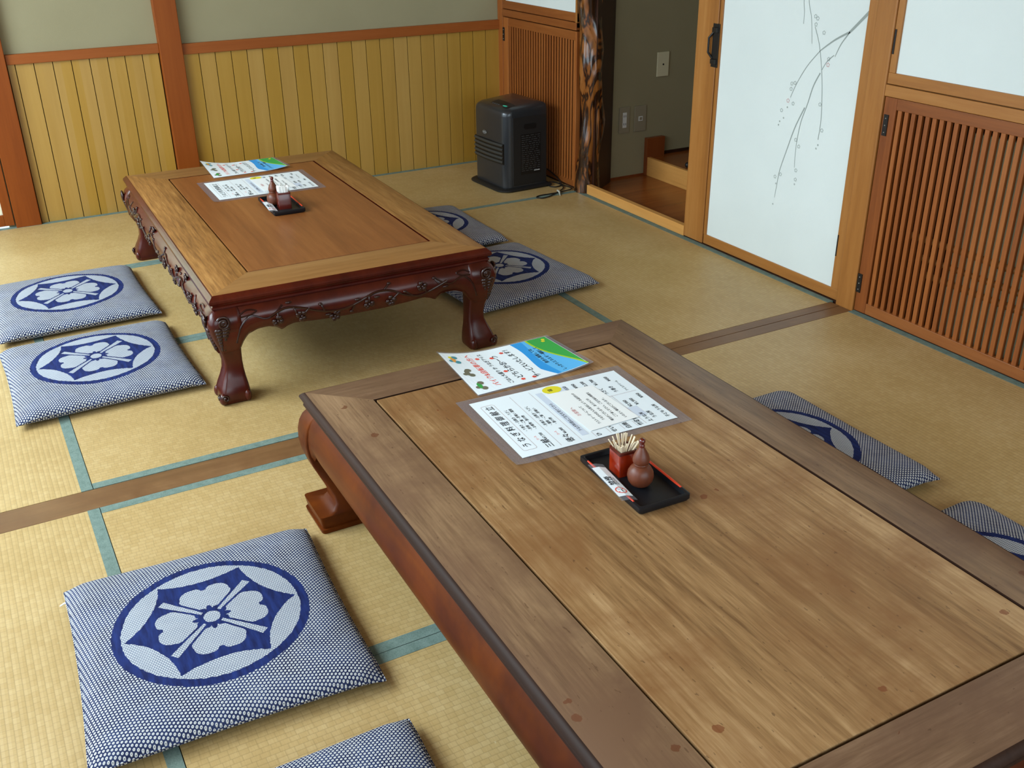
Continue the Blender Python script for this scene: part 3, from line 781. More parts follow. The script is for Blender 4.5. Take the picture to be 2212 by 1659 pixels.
# ---------------------------------------------------------------- low tables
def make_table(name, label, loc, rz, HX, HY, groove, prof, mats, legs, apron_fn, carved, ZS):
    """HX,HY half sizes of the top; groove = (x0,x1,y0,y1) inner panel outline; prof = outer moulding (d,z)"""
    r = thing(name, label, 'table', (*loc, 0), rz)
    prof = [(d, z * ZS) for d, z in prof]; legs = [(z * ZS, o, i_) for z, o, i_ in legs]
    gx0, gx1, gy0, gy1 = groove; H = prof[0][1]
    zb = prof[-1][1]
    # mitred rails
    corners_in = [(gx0, gy0), (gx1, gy0), (gx1, gy1), (gx0, gy1)]
    sgn = [(-1, -1), (1, -1), (1, 1), (-1, 1)]
    for k in range(4):
        a, b = k, (k + 1) % 4
        bm = bmesh.new(); rings = []
        for c in (a, b):
            ix, iy = corners_in[c]; sx, sy = sgn[c]
            ring = [(ix, iy, zb), (ix, iy, H)]
            ring += [(sx * (HX + d), sy * (HY + d), z) for d, z in prof]
            rings.append(ring)
        loft(bm, rings)
        for f in bm.faces:
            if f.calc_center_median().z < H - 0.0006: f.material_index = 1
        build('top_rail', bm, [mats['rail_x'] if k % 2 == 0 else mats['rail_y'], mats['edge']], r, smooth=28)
    g = 0.0065
    bm = bmesh.new()
    box(bm, gx0 + g, gx1 - g, gy0 + g, gy1 - g, H - 0.02, H)
    build('centre_panel', bm, mats['panel'], r, bevel=0.0015)
    build('groove_floor', bx(gx0 - 0.004, gx1 + 0.004, gy0 - 0.004, gy1 + 0.004, zb, H - 0.014), M['gap'], r)
    # aprons
    ai = 0.012
    for k in range(4):
        half = (HX if k % 2 == 0 else HY)
        off = (HY if k % 2 == 0 else HX)
        rot = k * PI / 2
        N = 96; bm = bmesh.new(); rows = []
        Hs = half - 0.012
        levels = LEVELS
        F = []; Bk = []
        for i in range(N + 1):
            s = -1 + 2 * i / N
            t = s * Hs
            z0 = apron_fn(Hs - abs(t)) * ZS; z1 = zb + 0.002
            cf = []; cb = []
            for q in levels:
                z = z0 + (z1 - z0) * q
                o = apron_bulge(q, carved)
                cf.append(bm.verts.new((t, -(off - ai + o), z))); 
                cb.append(bm.verts.new((t, -(off - ai - 0.024), z)))
            F.append(cf); Bk.append(cb)
        nl = len(levels)
        for i in range(N):
            for q in range(nl - 1):
                bm.faces.new((F[i][q], F[i + 1][q], F[i + 1][q + 1], F[i][q + 1]))
                bm.faces.new((Bk[i][q], Bk[i][q + 1], Bk[i + 1][q + 1], Bk[i + 1][q]))
            bm.faces.new((F[i][0], Bk[i][0], Bk[i + 1][0], F[i + 1][0]))
            bm.faces.new((F[i][-1], F[i + 1][-1], Bk[i + 1][-1], Bk[i][-1]))
        for e in (0, N):
            for q in range(nl - 1): bm.faces.new((F[e][q], F[e][q + 1], Bk[e][q + 1], Bk[e][q]))
        bmesh.ops.transform(bm, matrix=Matrix.Rotation(rot, 4, 'Z'), verts=bm.verts[:])
        ap = build('apron', bm, mats['apron'], r, smooth=45)
        if carved: apron_carving(ap, half, off - ai, zb, rot, k)
    # legs: profile (z, outward, inward) measured from the corner of the top
    for k, (sx, sy) in enumerate(((1, 1), (-1, 1), (-1, -1), (1, -1))):
        bm = bmesh.new(); rings = []
        for z, o, i_ in legs:
            h = (o + i_) / 2; c = (o - i_) / 2
            rr = min(0.35 * h, 0.02) if carved else min(0.22 * h, 0.010)
            rings.append([(x, y, z) for x, y in rrect(h, h, rr, 3, c, c)])
        loft(bm, rings)
        if carved:
            for ax, ay, rr in ((0.011, 0.011, 0.015), (0.012, -0.068, 0.013), (-0.068, 0.012, 0.013)):
                ball(bm, (ax, ay, 0.022), rr, rr, 0.021, 12, 8)
        m = Matrix.Translation((sx * HX, sy * HY, 0)) @ Matrix.Rotation(k * PI / 2, 4, 'Z')
        bmesh.ops.transform(bm, matrix=m, verts=bm.verts[:])
        lg = build('leg', bm, mats['leg'], r, smooth=38)
        if carved:
            for fl in (0, 1):
                # volute and hanging leaf on each outer face of the knee
                bm = bmesh.new()
                def P(u, z, off): return (off, u, z * ZS) if fl == 0 else (u, off, z * ZS)
                sp = []
                for q in range(30):
                    a = q / 29 * 3.6 * PI; rad = 0.021 * (1 - 0.78 * q / 29)
                    sp.append(P(-0.020 + rad * math.cos(a + 0.6), 0.272 + rad * math.sin(a + 0.6), 0.029 + 0.002 * q / 29))
                tube(bm, sp, 0.0048, 7)
                ball(bm, P(-0.020, 0.272, 0.027), *((0.008, 0.014, 0.014) if fl == 0 else (0.014, 0.008, 0.014)))
                for q in range(7):
                    zz = 0.250 - 0.011 * q; ww = 0.016 * (1 - q / 9)
                    for s_ in (-1, 1):
                        c = P(-0.014 + s_ * ww * 0.7, zz, 0.026 - 0.0032 * q)
                        ball(bm, c, *((0.006, ww * 0.8 + 0.002, 0.009) if fl == 0 else (ww * 0.8 + 0.002, 0.006, 0.009)), seg=8, ring=6)
                bmesh.ops.transform(bm, matrix=m, verts=bm.verts[:])
                build('knee_carving', bm, M['carve'], lg, smooth=60)
                bm = bmesh.new(); sp = []
                for q in range(18):
                    a = q / 17 * 2.6 * PI; rad = 0.011 * (1 - 0.7 * q / 17)
                    sp.append(P(0.006 + rad * math.cos(a), 0.026 + rad * math.sin(a), 0.0215 + 0.004 * q / 17))
                tube(bm, sp, 0.0034, 6)
                bmesh.ops.transform(bm, matrix=m, verts=bm.verts[:])
                build('foot_scroll', bm, M['carve'], lg, smooth=60)
    return r

LEVELS = [0, 0.12, 0.3, 0.5, 0.7, 0.88, 1.0]
BULGE2 = [0.014, 0.024, 0.032, 0.035, 0.030, 0.020, 0.010]
BULGE1 = [0.014, 0.022, 0.027, 0.028, 0.025, 0.018, 0.010]
def apron_bulge(q, carved): return (BULGE2 if carved else BULGE1)[LEVELS.index(q)]

def apron_carving(ap, half, off, zb, rot, k):
    """relief of a blossom branch on the apron"""
    rr = random.Random(40 + k); bm = bmesh.new()
    def surf(t, q, d=0.0):
        z0 = apron2(half - 0.012 - abs(t)) * 0.375 / 0.35; z1 = zb
        z = z0 + (z1 - z0) * q
        lv = LEVELS; ov = BULGE2
        for a in range(6):
            if lv[a] <= q <= lv[a + 1]:
                o = ov[a] + (ov[a + 1] - ov[a]) * (q - lv[a]) / (lv[a + 1] - lv[a])
        return Vector((t, -(off + o + d), z))
    span = half - 0.17
    n = int(span * 2 / 0.05)
    main = [surf(-span + 2 * span * i / n, 0.5 + 0.22 * math.sin(i * 1.1 + k) + rr.uniform(-0.05, 0.05), 0.001) for i in range(n + 1)]
    tube(bm, smoothpath(main, 4), 0.0045, 6)
    for i in range(n):
        t = -span + 2 * span * (i + 0.5) / n
        q = 0.5 + 0.22 * math.sin((i + 0.5) * 1.1 + k)
        # twigs
        dq = rr.choice((-1, 1)) * rr.uniform(0.2, 0.34)
        q2 = min(max(q + dq, 0.12), 0.9)
        dt = rr.uniform(-0.03, 0.03)
        tube(bm, smoothpath([surf(t, q, 0.001), surf(t + dt * 0.5, (q + q2) / 2, 0.003), surf(t + dt, q2, 0.003)], 4), 0.0032, 6)
        if i % 2 == 0:
            c = surf(t + dt, q2, 0.004)
            for a in range(5):
                an = a * 2 * PI / 5 + rr.random()
                ball(bm, c + Vector((0.0115 * math.cos(an), 0, 0.0115 * math.sin(an))), 0.0085, 0.005, 0.0085, 8, 6)
            ball(bm, c + Vector((0, -0.004, 0)), 0.0048, 0.004, 0.0048, 8, 6)
        else:
            c = surf(t + dt, q2, 0.004); ball(bm, c, 0.007, 0.005, 0.005, 8, 6)
            c = surf(t - dt, min(max(q - dq * 0.5, 0.1), 0.9), 0.002); ball(bm, c, 0.011, 0.004, 0.005, 8, 6)
    # scrolls towards the legs
    for s in (-1, 1):
        b = s * (half - 0.155)
        tube(bm, smoothpath([surf(s * (half - 0.055), 0.22, 0), surf(s * (half - 0.075), 0.55, 0.001), surf(s * (half - 0.11), 0.68, 0.001), surf(b, 0.45, 0.001), surf(s * (half - 0.19), 0.62, 0.001), surf(s * (half - 0.215), 0.85, 0.001)], 5), 0.0034, 6)
        tube(bm, smoothpath([surf(s * (half - 0.07), 0.80, 0.001), surf(s * (half - 0.10), 0.88, 0.001), surf(s * (half - 0.13), 0.80, 0.001), surf(s * (half - 0.11), 0.72, 0.001), surf(s * (half - 0.075), 0.76, 0.001)], 5), 0.003, 6)
    bmesh.ops.transform(bm, matrix=Matrix.Rotation(rot, 4, 'Z'), verts=bm.verts[:])
    build('apron_carving', bm, M['carve'], ap, smooth=60)

def apron2(e):
    """height of the scalloped lower edge at distance e from the end"""
    pts = [(0, 0.165), (0.055, 0.170), (0.066, 0.190), (0.085, 0.213), (0.12, 0.225), (0.155, 0.226), (0.180, 0.219), (0.198, 0.206), (0.212, 0.215), (0.24, 0.222), (0.30, 0.217), (0.38, 0.213), (1.2, 0.212)]
    for (a, za), (b, zb) in zip(pts, pts[1:]):
        if a <= e <= b: return za + (zb - za) * (e - a) / (b - a)
    return pts[-1][1]
def apron1(e):
    pts = [(0, 0.15), (0.028, 0.160), (0.036, 0.178), (0.048, 0.193), (0.065, 0.199), (0.11, 0.195), (1.2, 0.192)]
    for (a, za), (b, zb) in zip(pts, pts[1:]):
        if a <= e <= b: return za + (zb - za) * (e - a) / (b - a)
    return pts[-1][1]
prof = [(-0.005, 0.350), (-0.001, 0.3485), (0.002, 0.345), (0.0085, 0.340), (0.0115, 0.335), (0.0115, 0.329), (0.008, 0.324), (0.001, 0.321), (0.000, 0.318), (0.004, 0.315), (0.0045, 0.310), (0.001, 0.306), (-0.012, 0.304)]
leg2 = [(0.308, 0.000, 0.080), (0.295, 0.014, 0.082), (0.28, 0.022, 0.084), (0.262, 0.027, 0.084), (0.24, 0.024, 0.080), (0.215, 0.016, 0.076), (0.185, 0.004, 0.073), (0.155, -0.006, 0.072), (0.125, -0.012, 0.072), (0.10, -0.010, 0.073), (0.075, 0.000, 0.075), (0.055, 0.010, 0.078), (0.038, 0.017, 0.080), (0.018, 0.019, 0.081), (0.006, 0.017, 0.080), (0.0012, 0.013, 0.078)][::-1]
t2 = make_table('carved_low_table', 'low dark-red lacquered table with carved blossom aprons and paw feet, in the far room', (-1.8695, -1.652), math.radians(-1.2),
    0.482, 0.846, (-0.326, 0.338, -0.677, 0.686), prof, dict(rail_x=M['t2_x'], rail_y=M['t2_y'], panel=M['t2_p'], apron=M['lacquer'], leg=M['lacquer'], edge=M['lacquer']), leg2, apron2, True, 0.375 / 0.35)
leg1 = [(0.308, -0.002, 0.070), (0.295, 0.008, 0.066), (0.275, 0.016, 0.060), (0.25, 0.021, 0.055), (0.222, 0.022, 0.050), (0.19, 0.017, 0.046), (0.16, 0.008, 0.046), (0.13, -0.005, 0.056), (0.105, -0.017, 0.074), (0.085, -0.025, 0.092), (0.068, -0.026, 0.104), (0.054, -0.016, 0.112), (0.047, -0.002, 0.116), (0.0465, 0.024, 0.116), (0.012, 0.018, 0.114), (0.0118, 0.024, 0.120), (0.0012, 0.022, 0.120)][::-1]
prof1 = [(-0.004, 0.352), (0.001, 0.350), (0.008, 0.344), (0.010, 0.339), (0.007, 0.333), (-0.004, 0.328), (-0.006, 0.325), (0.002, 0.321), (0.003, 0.316), (-0.002, 0.311), (-0.012, 0.306)]
t1 = make_table('plain_low_table', 'low plain table with worn brown top and orange-brown scroll legs, nearest the camera', (-1.8425, -4.080), math.radians(-0.5),
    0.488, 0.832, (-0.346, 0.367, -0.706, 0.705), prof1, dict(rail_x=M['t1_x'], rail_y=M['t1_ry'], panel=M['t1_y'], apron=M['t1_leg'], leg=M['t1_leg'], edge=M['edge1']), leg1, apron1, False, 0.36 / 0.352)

# ---------------------------------------------------------------- printed sheets
def text_verts(s, size, align='LEFT', shear=0.0, xs=1.0):
    cu = D.curves.new('txt', 'FONT'); cu.body = s; cu.size = size; cu.align_x = align; cu.shear = shear; cu.resolution_u = 2
    o = D.objects.new('txt', cu); COL.objects.link(o)
    me = D.meshes.new_from_object(o.evaluated_get(bpy.context.evaluated_depsgraph_get()))
    vs = [(v.co.x * xs, v.co.y) for v in me.vertices]; fs = [tuple(p.vertices) for p in me.polygons]
    D.objects.remove(o); D.curves.remove(cu); D.meshes.remove(me)
    return vs, fs
class Sheet:
    """flat artwork drawn in the plane of a sheet (x reading direction, y up), lifted by zf"""
    def __init__(s, zf): s.bm = bmesh.new(); s.zf = zf; s.mats = []; s.dz = 0.0
    def mi(s, m):
        if m not in s.mats: s.mats.append(m)
        return s.mats.index(m)
    def v(s, x, y): return s.bm.verts.new((x, y, s.zf(x, y) + s.dz))
    def text(s, t, x, y, size, m, align='LEFT', shear=0.0, xs=1.0):
        k = s.mi(m); vs, fs = text_verts(t, size, align, shear, xs)
        for dx, dy in ((-0.012, -0.008), (0.014, 0.010)):           # two passes of the pen: heavier strokes
            V_ = [s.v(x + a + dx * size, y + b + dy * size) for a, b in vs]
            for f in fs:
                try: s.bm.faces.new([V_[i] for i in f]).material_index = k
                except ValueError: pass
    def poly(s, pts, m):
        k = s.mi(m); f = s.bm.faces.new([s.v(*p) for p in pts]); f.material_index = k
    def line(s, x0, y0, x1, y1, w, m, n=1):
        dx, dy = x1 - x0, y1 - y0; L = math.hypot(dx, dy); nx, ny = -dy / L * w / 2, dx / L * w / 2
        for i in range(n):
            a, b = i / n, (i + 1) / n
            ax, ay, bx_, by = x0 + dx * a, y0 + dy * a, x0 + dx * b, y0 + dy * b
            s.poly([(ax - nx, ay - ny), (bx_ - nx, by - ny), (bx_ + nx, by + ny), (ax + nx, ay + ny)], m)
    def ell(s, x, y, rx, ry, m, n=18, rot=0):
        s.poly([(x + rx * math.cos(a) * math.cos(rot) - ry * math.sin(a) * math.sin(rot), y + rx * math.cos(a) * math.sin(rot) + ry * math.sin(a) * math.cos(rot)) for a in [2 * PI * k / n for k in range(n)]], m)
    def ring(s, x, y, r, w, m, n=24):
        for k in range(n):
            a, b = 2 * PI * k / n, 2 * PI * (k + 1) / n
            s.poly([(x + q * math.cos(g), y + q * math.sin(g)) for q, g in ((r, a), (r + w, a), (r + w, b), (r, b))], m)
    def done(s, name, parent):
        return build(name, s.bm, s.mats, parent)
def sheet_grid(hx, hy, zf, th, nx=6, ny=24, cx=0, cy=0, r=0):
    bm = bmesh.new()
    T = [[bm.verts.new((cx - hx + 2 * hx * i / nx, cy - hy + 2 * hy * j / ny, zf(cx - hx + 2 * hx * i / nx, cy - hy + 2 * hy * j / ny))) for j in range(ny + 1)] for i in range(nx + 1)]
    for i in range(nx):
        for j in range(ny): bm.faces.new((T[i][j], T[i + 1][j], T[i + 1][j + 1], T[i][j + 1]))
    g = bmesh.ops.extrude_face_region(bm, geom=bm.faces[:])
    for v in g['geom']:
        if isinstance(v, bmesh.types.BMVert): v.co.z -= th
    return bm

# laminated A3 menu
def make_menu():
    r = thing('laminated_menu', '', 'menu', group='laminated handwritten menus')
    z0 = lambda x, y: 0.0016
    lift = lambda x, y: 0.0008 + 0.006 * max(0, (-x - 0.13) / 0.05) ** 2 * max(0, (y - 0.19) / 0.05) ** 2
    build('laminate_film', sheet_grid(0.172, 0.236, lift, 0.0005, 16, 20), M['film'], r)
    sh = Sheet(z0); sh.poly([(-0.148, -0.21), (0.148, -0.21), (0.148, 0.21), (-0.148, 0.21)], M['paper'])
    pa = sh.done('paper', r)
    s = Sheet(lambda x, y: 0.0020); I = M['ink']; B = M['brown_ink']
    # title in a rounded frame (top of the sheet)
    X0, X1, Y0, Y1 = -0.122, 0.118, 0.158, 0.193
    for q in ((X0 + .006, Y0, X1 - .006, Y0), (X0 + .006, Y1, X1 - .006, Y1), (X0, Y0 + .006, X0, Y1 - .006), (X1, Y0 + .006, X1, Y1 - .006)): s.line(*q, 0.0009, B)
    for cx, cy, a in ((X0 + .006, Y0 + .006, PI), (X1 - .006, Y0 + .006, 1.5 * PI), (X1 - .006, Y1 - .006, 0), (X0 + .006, Y1 - .006, PI / 2)):
        for k in range(4): s.line(cx + .006 * math.cos(a + k * PI / 8), cy + .006 * math.sin(a + k * PI / 8), cx + .006 * math.cos(a + (k + 1) * PI / 8), cy + .006 * math.sin(a + (k + 1) * PI / 8), 0.0009, B)
    s.text('う な ぎ 料 理 御 献 立', -0.112, 0.1665, 0.0225, I, shear=0.1)
    for y in (0.104, 0.050): s.line(-0.138, y, 0.135, y, 0.0008, B)
    s.text('三献', -0.134, 0.120, 0.021, I); s.text('コース', -0.092, 0.137, 0.007, M['red_ink']); s.text('¥7,700', -0.092, 0.118, 0.011, I)
    for q, tx in enumerate(('・う巻き ・白焼き ・うざく', '・肝焼 ・ご飯・肝吸い 蒲焼', '・お吸物・香の物')): s.text(tx, -0.045, 0.141 - 0.0125 * q, 0.0098, I)
    s.text('徳々', -0.134, 0.066, 0.021, I); s.text('コース', -0.092, 0.083, 0.007, M['red_ink']); s.text('¥6,000', -0.092, 0.064, 0.011, I)
    for q, tx in enumerate(('・肝焼き・白焼き・うざく', '・蒲焼 ・ご飯・肝吸い', '・香の物')): s.text(tx, -0.045, 0.087 - 0.0125 * q, 0.0098, I)
    for x, y, w_, h_ in ((0.0, 0.030, 0.24, 0.018), (-0.075, -0.135, 0.05, 0.04), (0.11, -0.02, 0.03, 0.06)): s.poly([(x - w_ / 2, y - h_ / 2), (x + w_ / 2, y - h_ / 2), (x + w_ / 2, y + h_ / 2), (x - w_ / 2, y + h_ / 2)], M['blue_ink'])
    s.dz = 0.0002
    s.text('うなぎ料理はご注文を受けてから', -0.10, 0.026, 0.0105, I)
    s.ell(0.122, -0.010, 0.020, 0.026, M['yellow_ink']); s.dz = 0.0003
    s.text('福', 0.114, -0.010, 0.014, I)
    for q, (tx, y) in enumerate((('ひ', -0.004), ('せいろ', -0.046), ('白焼', -0.085), ('竹定食', -0.118))): s.text(tx, -0.140, y, 0.015, I)
    for y in (0.012, -0.028, -0.066, -0.102): s.line(-0.140, y, -0.112, y, 0.0008, B)
    s.line(-0.138, -0.127, 0.022, -0.127, 0.0008, B); s.line(0.022, -0.090, 0.022, -0.20, 0.0008, B)
    s.text('¥550', 0.098, -0.050, 0.013, I); s.text('¥950', 0.100, -0.076, 0.013, I)
    s.text('¥2,200', 0.092, -0.103, 0.013, I)
    s.text('うざく', 0.034, -0.128, 0.013, I); s.text('¥1,700', 0.092, -0.130, 0.013, I)
    s.text('う巻き', 0.034, -0.156, 0.013, I)
    s.text('アイスクリーム', 0.030, -0.184, 0.009, I); s.text('¥450', 0.098, -0.172, 0.013, I)
    s.text('上うな丼', -0.136, -0.148, 0.013, I); s.text('¥2,950', -0.048, -0.146, 0.013, I)
    s.text('うな丼', -0.124, -0.168, 0.013, I); s.text('¥1,950', -0.046, -0.166, 0.013, I)
    s.text('子どもうな丼', -0.134, -0.198, 0.012, I); s.text('¥950', -0.020, -0.196, 0.013, I)
    s.done('handwriting', pa)
    # taped notice
    q = Sheet(lambda x, y: 0.0030); q.poly([(-0.112, 0.012), (-0.104, -0.128), (0.096, -0.114), (0.104, 0.020)], M['slip'])
    sl = q.done('taped_notice', r)
    q = Sheet(lambda x, y: 0.0033)
    q.text('お客様へ', -0.035, -0.008, 0.012, M['rose_paint'])
    for k, tx in enumerate(('ラストオーダーについて', 'うなぎの仕入れ状況により お品切れの', '場合がございます。あらかじめ', 'ご了承ください。ご注文後お時間を', 'いただく場合がございます。')): q.text(tx, -0.092 + (0.012 if k % 2 else 0), -0.030 - 0.018 * k, 0.0092, I)
    q.done('notice_print', sl)
    return r
menu = make_menu()
ZT = 0.3602; Z2 = 0.3752
menu.location = (-1.783, -3.676, ZT); menu.rotation_euler = (0, 0, PI / 2 - math.radians(2.6))
menu['label'] = 'laminated handwritten eel menu with a taped notice, on the plain near table'
tree_copy(menu, (-1.856, -1.271, Z2), PI / 2 - math.radians(1.2), 'laminated handwritten eel menu with a taped notice, on the carved far table')

# laminated A4 flyer
def make_flyer():
    r = thing('laminated_flyer', '', 'flyer', group='laminated colour flyers')
    zf = lambda x, y: 0.0020 + 0.026 * (max(0.0, y * 1.126 - 0.0) / 0.165) ** 2 * max(0.0, (x * 1.095 + 0.115) / 0.23) + 0.010 * (max(0.0, -y * 1.126 - 0.05) / 0.115) ** 2 * max(0.0, (0.115 - x * 1.095) / 0.23)
    build('laminate_film', sheet_grid(0.1115, 0.155, lambda x, y: zf(x, y) - 0.0006, 0.0005, 12, 30, 0.001, -0.004), M['film'], r)
    bm = sheet_grid(0.105, 0.1485, zf, 0.0004, 6, 30)
    pa = build('paper', bm, M['paper'], r)
    s = Sheet(lambda x, y: zf(x, y) + 0.0005); I = M['ink']; R_ = M['red_ink']
    def blob(x, y, w_, h_, m, n=10):
        for i in range(n):
            a, b = -1 + 2 * i / n, -1 + 2 * (i + 1) / n
            fa, fb = math.sqrt(max(0, 1 - a * a)), math.sqrt(max(0, 1 - b * b))
            if fa < .01 and fb < .01: continue
            pts = [(x - w_ * fa, y + h_ * a), (x + w_ * fa, y + h_ * a), (x + w_ * fb, y + h_ * b), (x - w_ * fb, y + h_ * b)]
            if fa < .01: pts = pts[1:]
            if fb < .01: pts = pts[:3]
            s.poly(pts, m)
    def bike(x, y, m, m2):
        blob(x - 0.012, y, 0.008, 0.008, m); blob(x + 0.013, y - 0.001, 0.008, 0.008, m)
        blob(x + 0.001, y + 0.006, 0.014, 0.006, m2); blob(x - 0.004, y + 0.013, 0.006, 0.006, m)
    for bx0, by0, ma, mb in ((-0.072, 0.120, 'olive_ink', 'green_ink'), (-0.005, 0.119, 'olive_ink', 'olive_ink'), (0.066, 0.121, 'teal_ink', 'orange_ink')):
        bike(bx0, by0, M[ma], M[mb])
        if ma == 'teal_ink': blob(0.080, 0.129, 0.006, 0.006, M['yellow_ink'])
        s.done('motorbike_drawing', pa); s = Sheet(lambda x, y: zf(x, y) + 0.0005)
    s.text('バイク&自転車の方へ', -0.088, 0.079, 0.0185, R_); s.done('heading', pa); s = Sheet(lambda x, y: zf(x, y) + 0.0005)
    s.text('ごはん大盛り か うなぎアイス', -0.092, 0.047, 0.0132, I)
    s.text('どちらかお一つ', -0.078, 0.014, 0.0205, I)
    s.text('サービスいたします！', -0.092, -0.026, 0.0185, I)
    for x, y in ((-0.088, -0.008), (-0.085, 0.020), (-0.028, 0.036), (0.054, 0.031), (0.062, 0.066), (0.07, -0.004)):
        for k in range(5):
            a = k * 2 * PI / 5; s.ell(x + 0.0032 * math.cos(a), y + 0.0032 * math.sin(a), 0.0026, 0.0026, R_, 8)
    s.done('lettering', pa)
    s = Sheet(lambda x, y: zf(x, y) + 0.0005)
    # painted landscape along the lower end
    n = 24; W = 0.1035
    def band(f0, f1, m):
        for i in range(n):
            a, b = -W + 2 * W * i / n, -W + 2 * W * (i + 1) / n
            A0, A1, B0, B1 = f0(a), f1(a), f0(b), f1(b)
            for k in range(4):
                u, w_ = k / 4, (k + 1) / 4
                s.poly([(a, A0 + (A1 - A0) * u), (b, B0 + (B1 - B0) * u), (b, B0 + (B1 - B0) * w_), (a, A0 + (A1 - A0) * w_)], m)
    hill = lambda x: -0.118 + 0.022 * (x / W) + 0.010 * math.sin(x * 22 + 0.6)
    topl = lambda x: -0.046 - 0.004 * math.sin(x * 30) - (0.018 if x < -0.06 else 0) * (-(x + 0.06) / 0.045)
    mid = lambda x: -0.072 + 0.006 * math.sin(x * 24 + 2)
    band(topl, mid, M['deep_ink']); band(mid, lambda x: hill(x) + 0.006, M['sky_ink']); band(lambda x: hill(x) + 0.006, hill, M['lime_ink']); band(hill, lambda x: -0.147, M['green_ink'])
    s.dz = 0.0004
    s.text('しっかりエネルギー補給して', -0.096, -0.094, 0.0118, I); s.text('景色も堪能してね', -0.040, -0.078, 0.0118, I)
    for x, y in ((0.078, -0.128), (0.088, -0.133)):
        for k in range(5):
            a = k * 2 * PI / 5; s.ell(x + 0.003 * math.cos(a), y + 0.003 * math.sin(a), 0.0024, 0.0024, M['yellow_ink'], 8)
    s.done('landscape_art', pa)
    for o in [q for q in D.objects if q.parent in (r, pa)]:
        for v in o.data.vertices: v.co.x *= 1.095; v.co.y *= 1.126
    return r
fly = make_flyer()
fly.location = (-1.777, -3.369, ZT); fly.rotation_euler = (0, 0, PI / 2 + math.radians(0.5))
fly['label'] = 'laminated colour flyer with red heading and green hills, on the plain near table'
tree_copy(fly, (-1.835, -0.934, Z2), PI / 2 + math.radians(0.5), 'laminated colour flyer with red heading and green hills, on the carved far table')

# ---------------------------------------------------------------- condiment trays
def make_tray():
    r = thing('condiment_tray', '', 'tray', group='black lacquer trays')
    hx, hy = 0.0635, 0.122
    bm = bmesh.new()
    rings = []
    for d, z in ((-0.004, 0.0), (0.0, 0.006), (0.0, 0.0165), (-0.0015, 0.0175), (-0.006, 0.0175), (-0.0075, 0.0165), (-0.009, 0.0065)):
        rings.append([(x, y, z) for x, y in rrect(hx + d, hy + d, 0.006, 3)])
    loft(bm, rings)
    build('tray_body', bm, M['tray'], r, smooth=40)
    for s in (-1, 1):
        bm = bmesh.new(); x = s * (hx - 0.0042)
        tube(bm, [(x, -0.092 + 0.184 * i / 8, 0.0172) for i in range(9)], [0.0022] + [0.003] * 7 + [0.0022], 8)
        build('red_line', bm, M['trayred'], r, smooth=60)
    return r
tr = make_tray(); tr.location = (-1.838, -4.015, ZT); tr.rotation_euler = (0, 0, math.radians(-2.0))
tr['label'] = 'black tray with red side lines holding gourd bottle and toothpick box, on the plain table'
tree_copy(tr, (-1.8766, -1.6331, Z2), math.radians(-1.5), 'black tray with red side lines, on the carved far table')
# no-smoking card lying over the rim of the tray
def make_card():
    r = thing('no_smoking_card', '', 'card', group='no-smoking cards on the trays')
    tilt = lambda x, y: 0.0216 + (0.34 * y if y < 0 else 0.04 * y)
    build('laminate_film', sheet_grid(0.078, 0.0185, lambda x, y: tilt(x, y), 0.0004, 10, 8), M['film'], r)
    pa = build('paper', sheet_grid(0.062, 0.0165, lambda x, y: tilt(x, y) + 0.0005, 0.0004, 6, 8), M['paper'], r)
    s = Sheet(lambda x, y: tilt(x, y) + 0.0009)
    s.ring(-0.040, 0, 0.0105, 0.0022, M['red_ink']); s.line(-0.047, 0.0075, -0.033, -0.0075, 0.002, M['red_ink'])
    s.line(-0.047, -0.002, -0.036, -0.002, 0.0016, M['ink']); s.line(-0.0385, 0.002, -0.033, 0.006, 0.0012, M['ink'])
    s.done('no_smoking_symbol', pa)
    s = Sheet(lambda x, y: tilt(x, y) + 0.0009)
    s.text('禁煙', -0.018, -0.004, 0.019, M['ink']); s.text('NO SMOKING', -0.016, -0.0105, 0.0048, M['ink'])
    s.done('lettering', pa)
    return r
cd = make_card(); cd.location = (-1.8975, -4.021, ZT); cd.rotation_euler = (0, 0, PI / 2 + math.radians(-6))
# reading direction runs along +y; the card leans from the tray floor over its left rim
cd['label'] = 'laminated no-smoking card lying on the left rim of the near tray'
c2 = tree_copy(cd, (-1.934, -1.674, Z2), PI / 2 + math.radians(-5), 'laminated no-smoking card lying on the left rim of the far tray')

# red toothpick box
def make_box(mat):
    r = thing('toothpick_box', '', 'box')
    bm = bmesh.new(); h = 0.0225; H = 0.059
    rings = [[(x, y, z) for x, y in rrect(h + d, h + d, 0.003, 3)] for d, z in ((0, 0), (0, H - 0.002), (-0.001, H), (-0.0035, H), (-0.005, H - 0.003), (-0.005, 0.004))]
    loft(bm, rings)
    b = build('box_body', bm, mat, r, smooth=40)
    bm = bmesh.new(); rings = [[(x, y, z) for x, y in rrect(h + d, h + d, 0.003, 3)] for d, z in ((0.0004, H - 0.006), (0.0004, H - 0.0005), (-0.0012, H + 0.0005), (-0.0036, H + 0.0005), (-0.0054, H - 0.004), (-0.0054, H - 0.016))]
    loft(bm, rings, False, False)
    build('rim', bm, M['boxin'], r, smooth=40)
    return r
tb = make_box(M['redbox']); tb.location = (-1.841, -3.979, ZT + 0.0066); tb.rotation_euler = (0, 0, math.radians(-4))
tb['label'] = 'bright red square box full of toothpicks on the near tray'
pr = random.Random(3)
pick_mesh = None
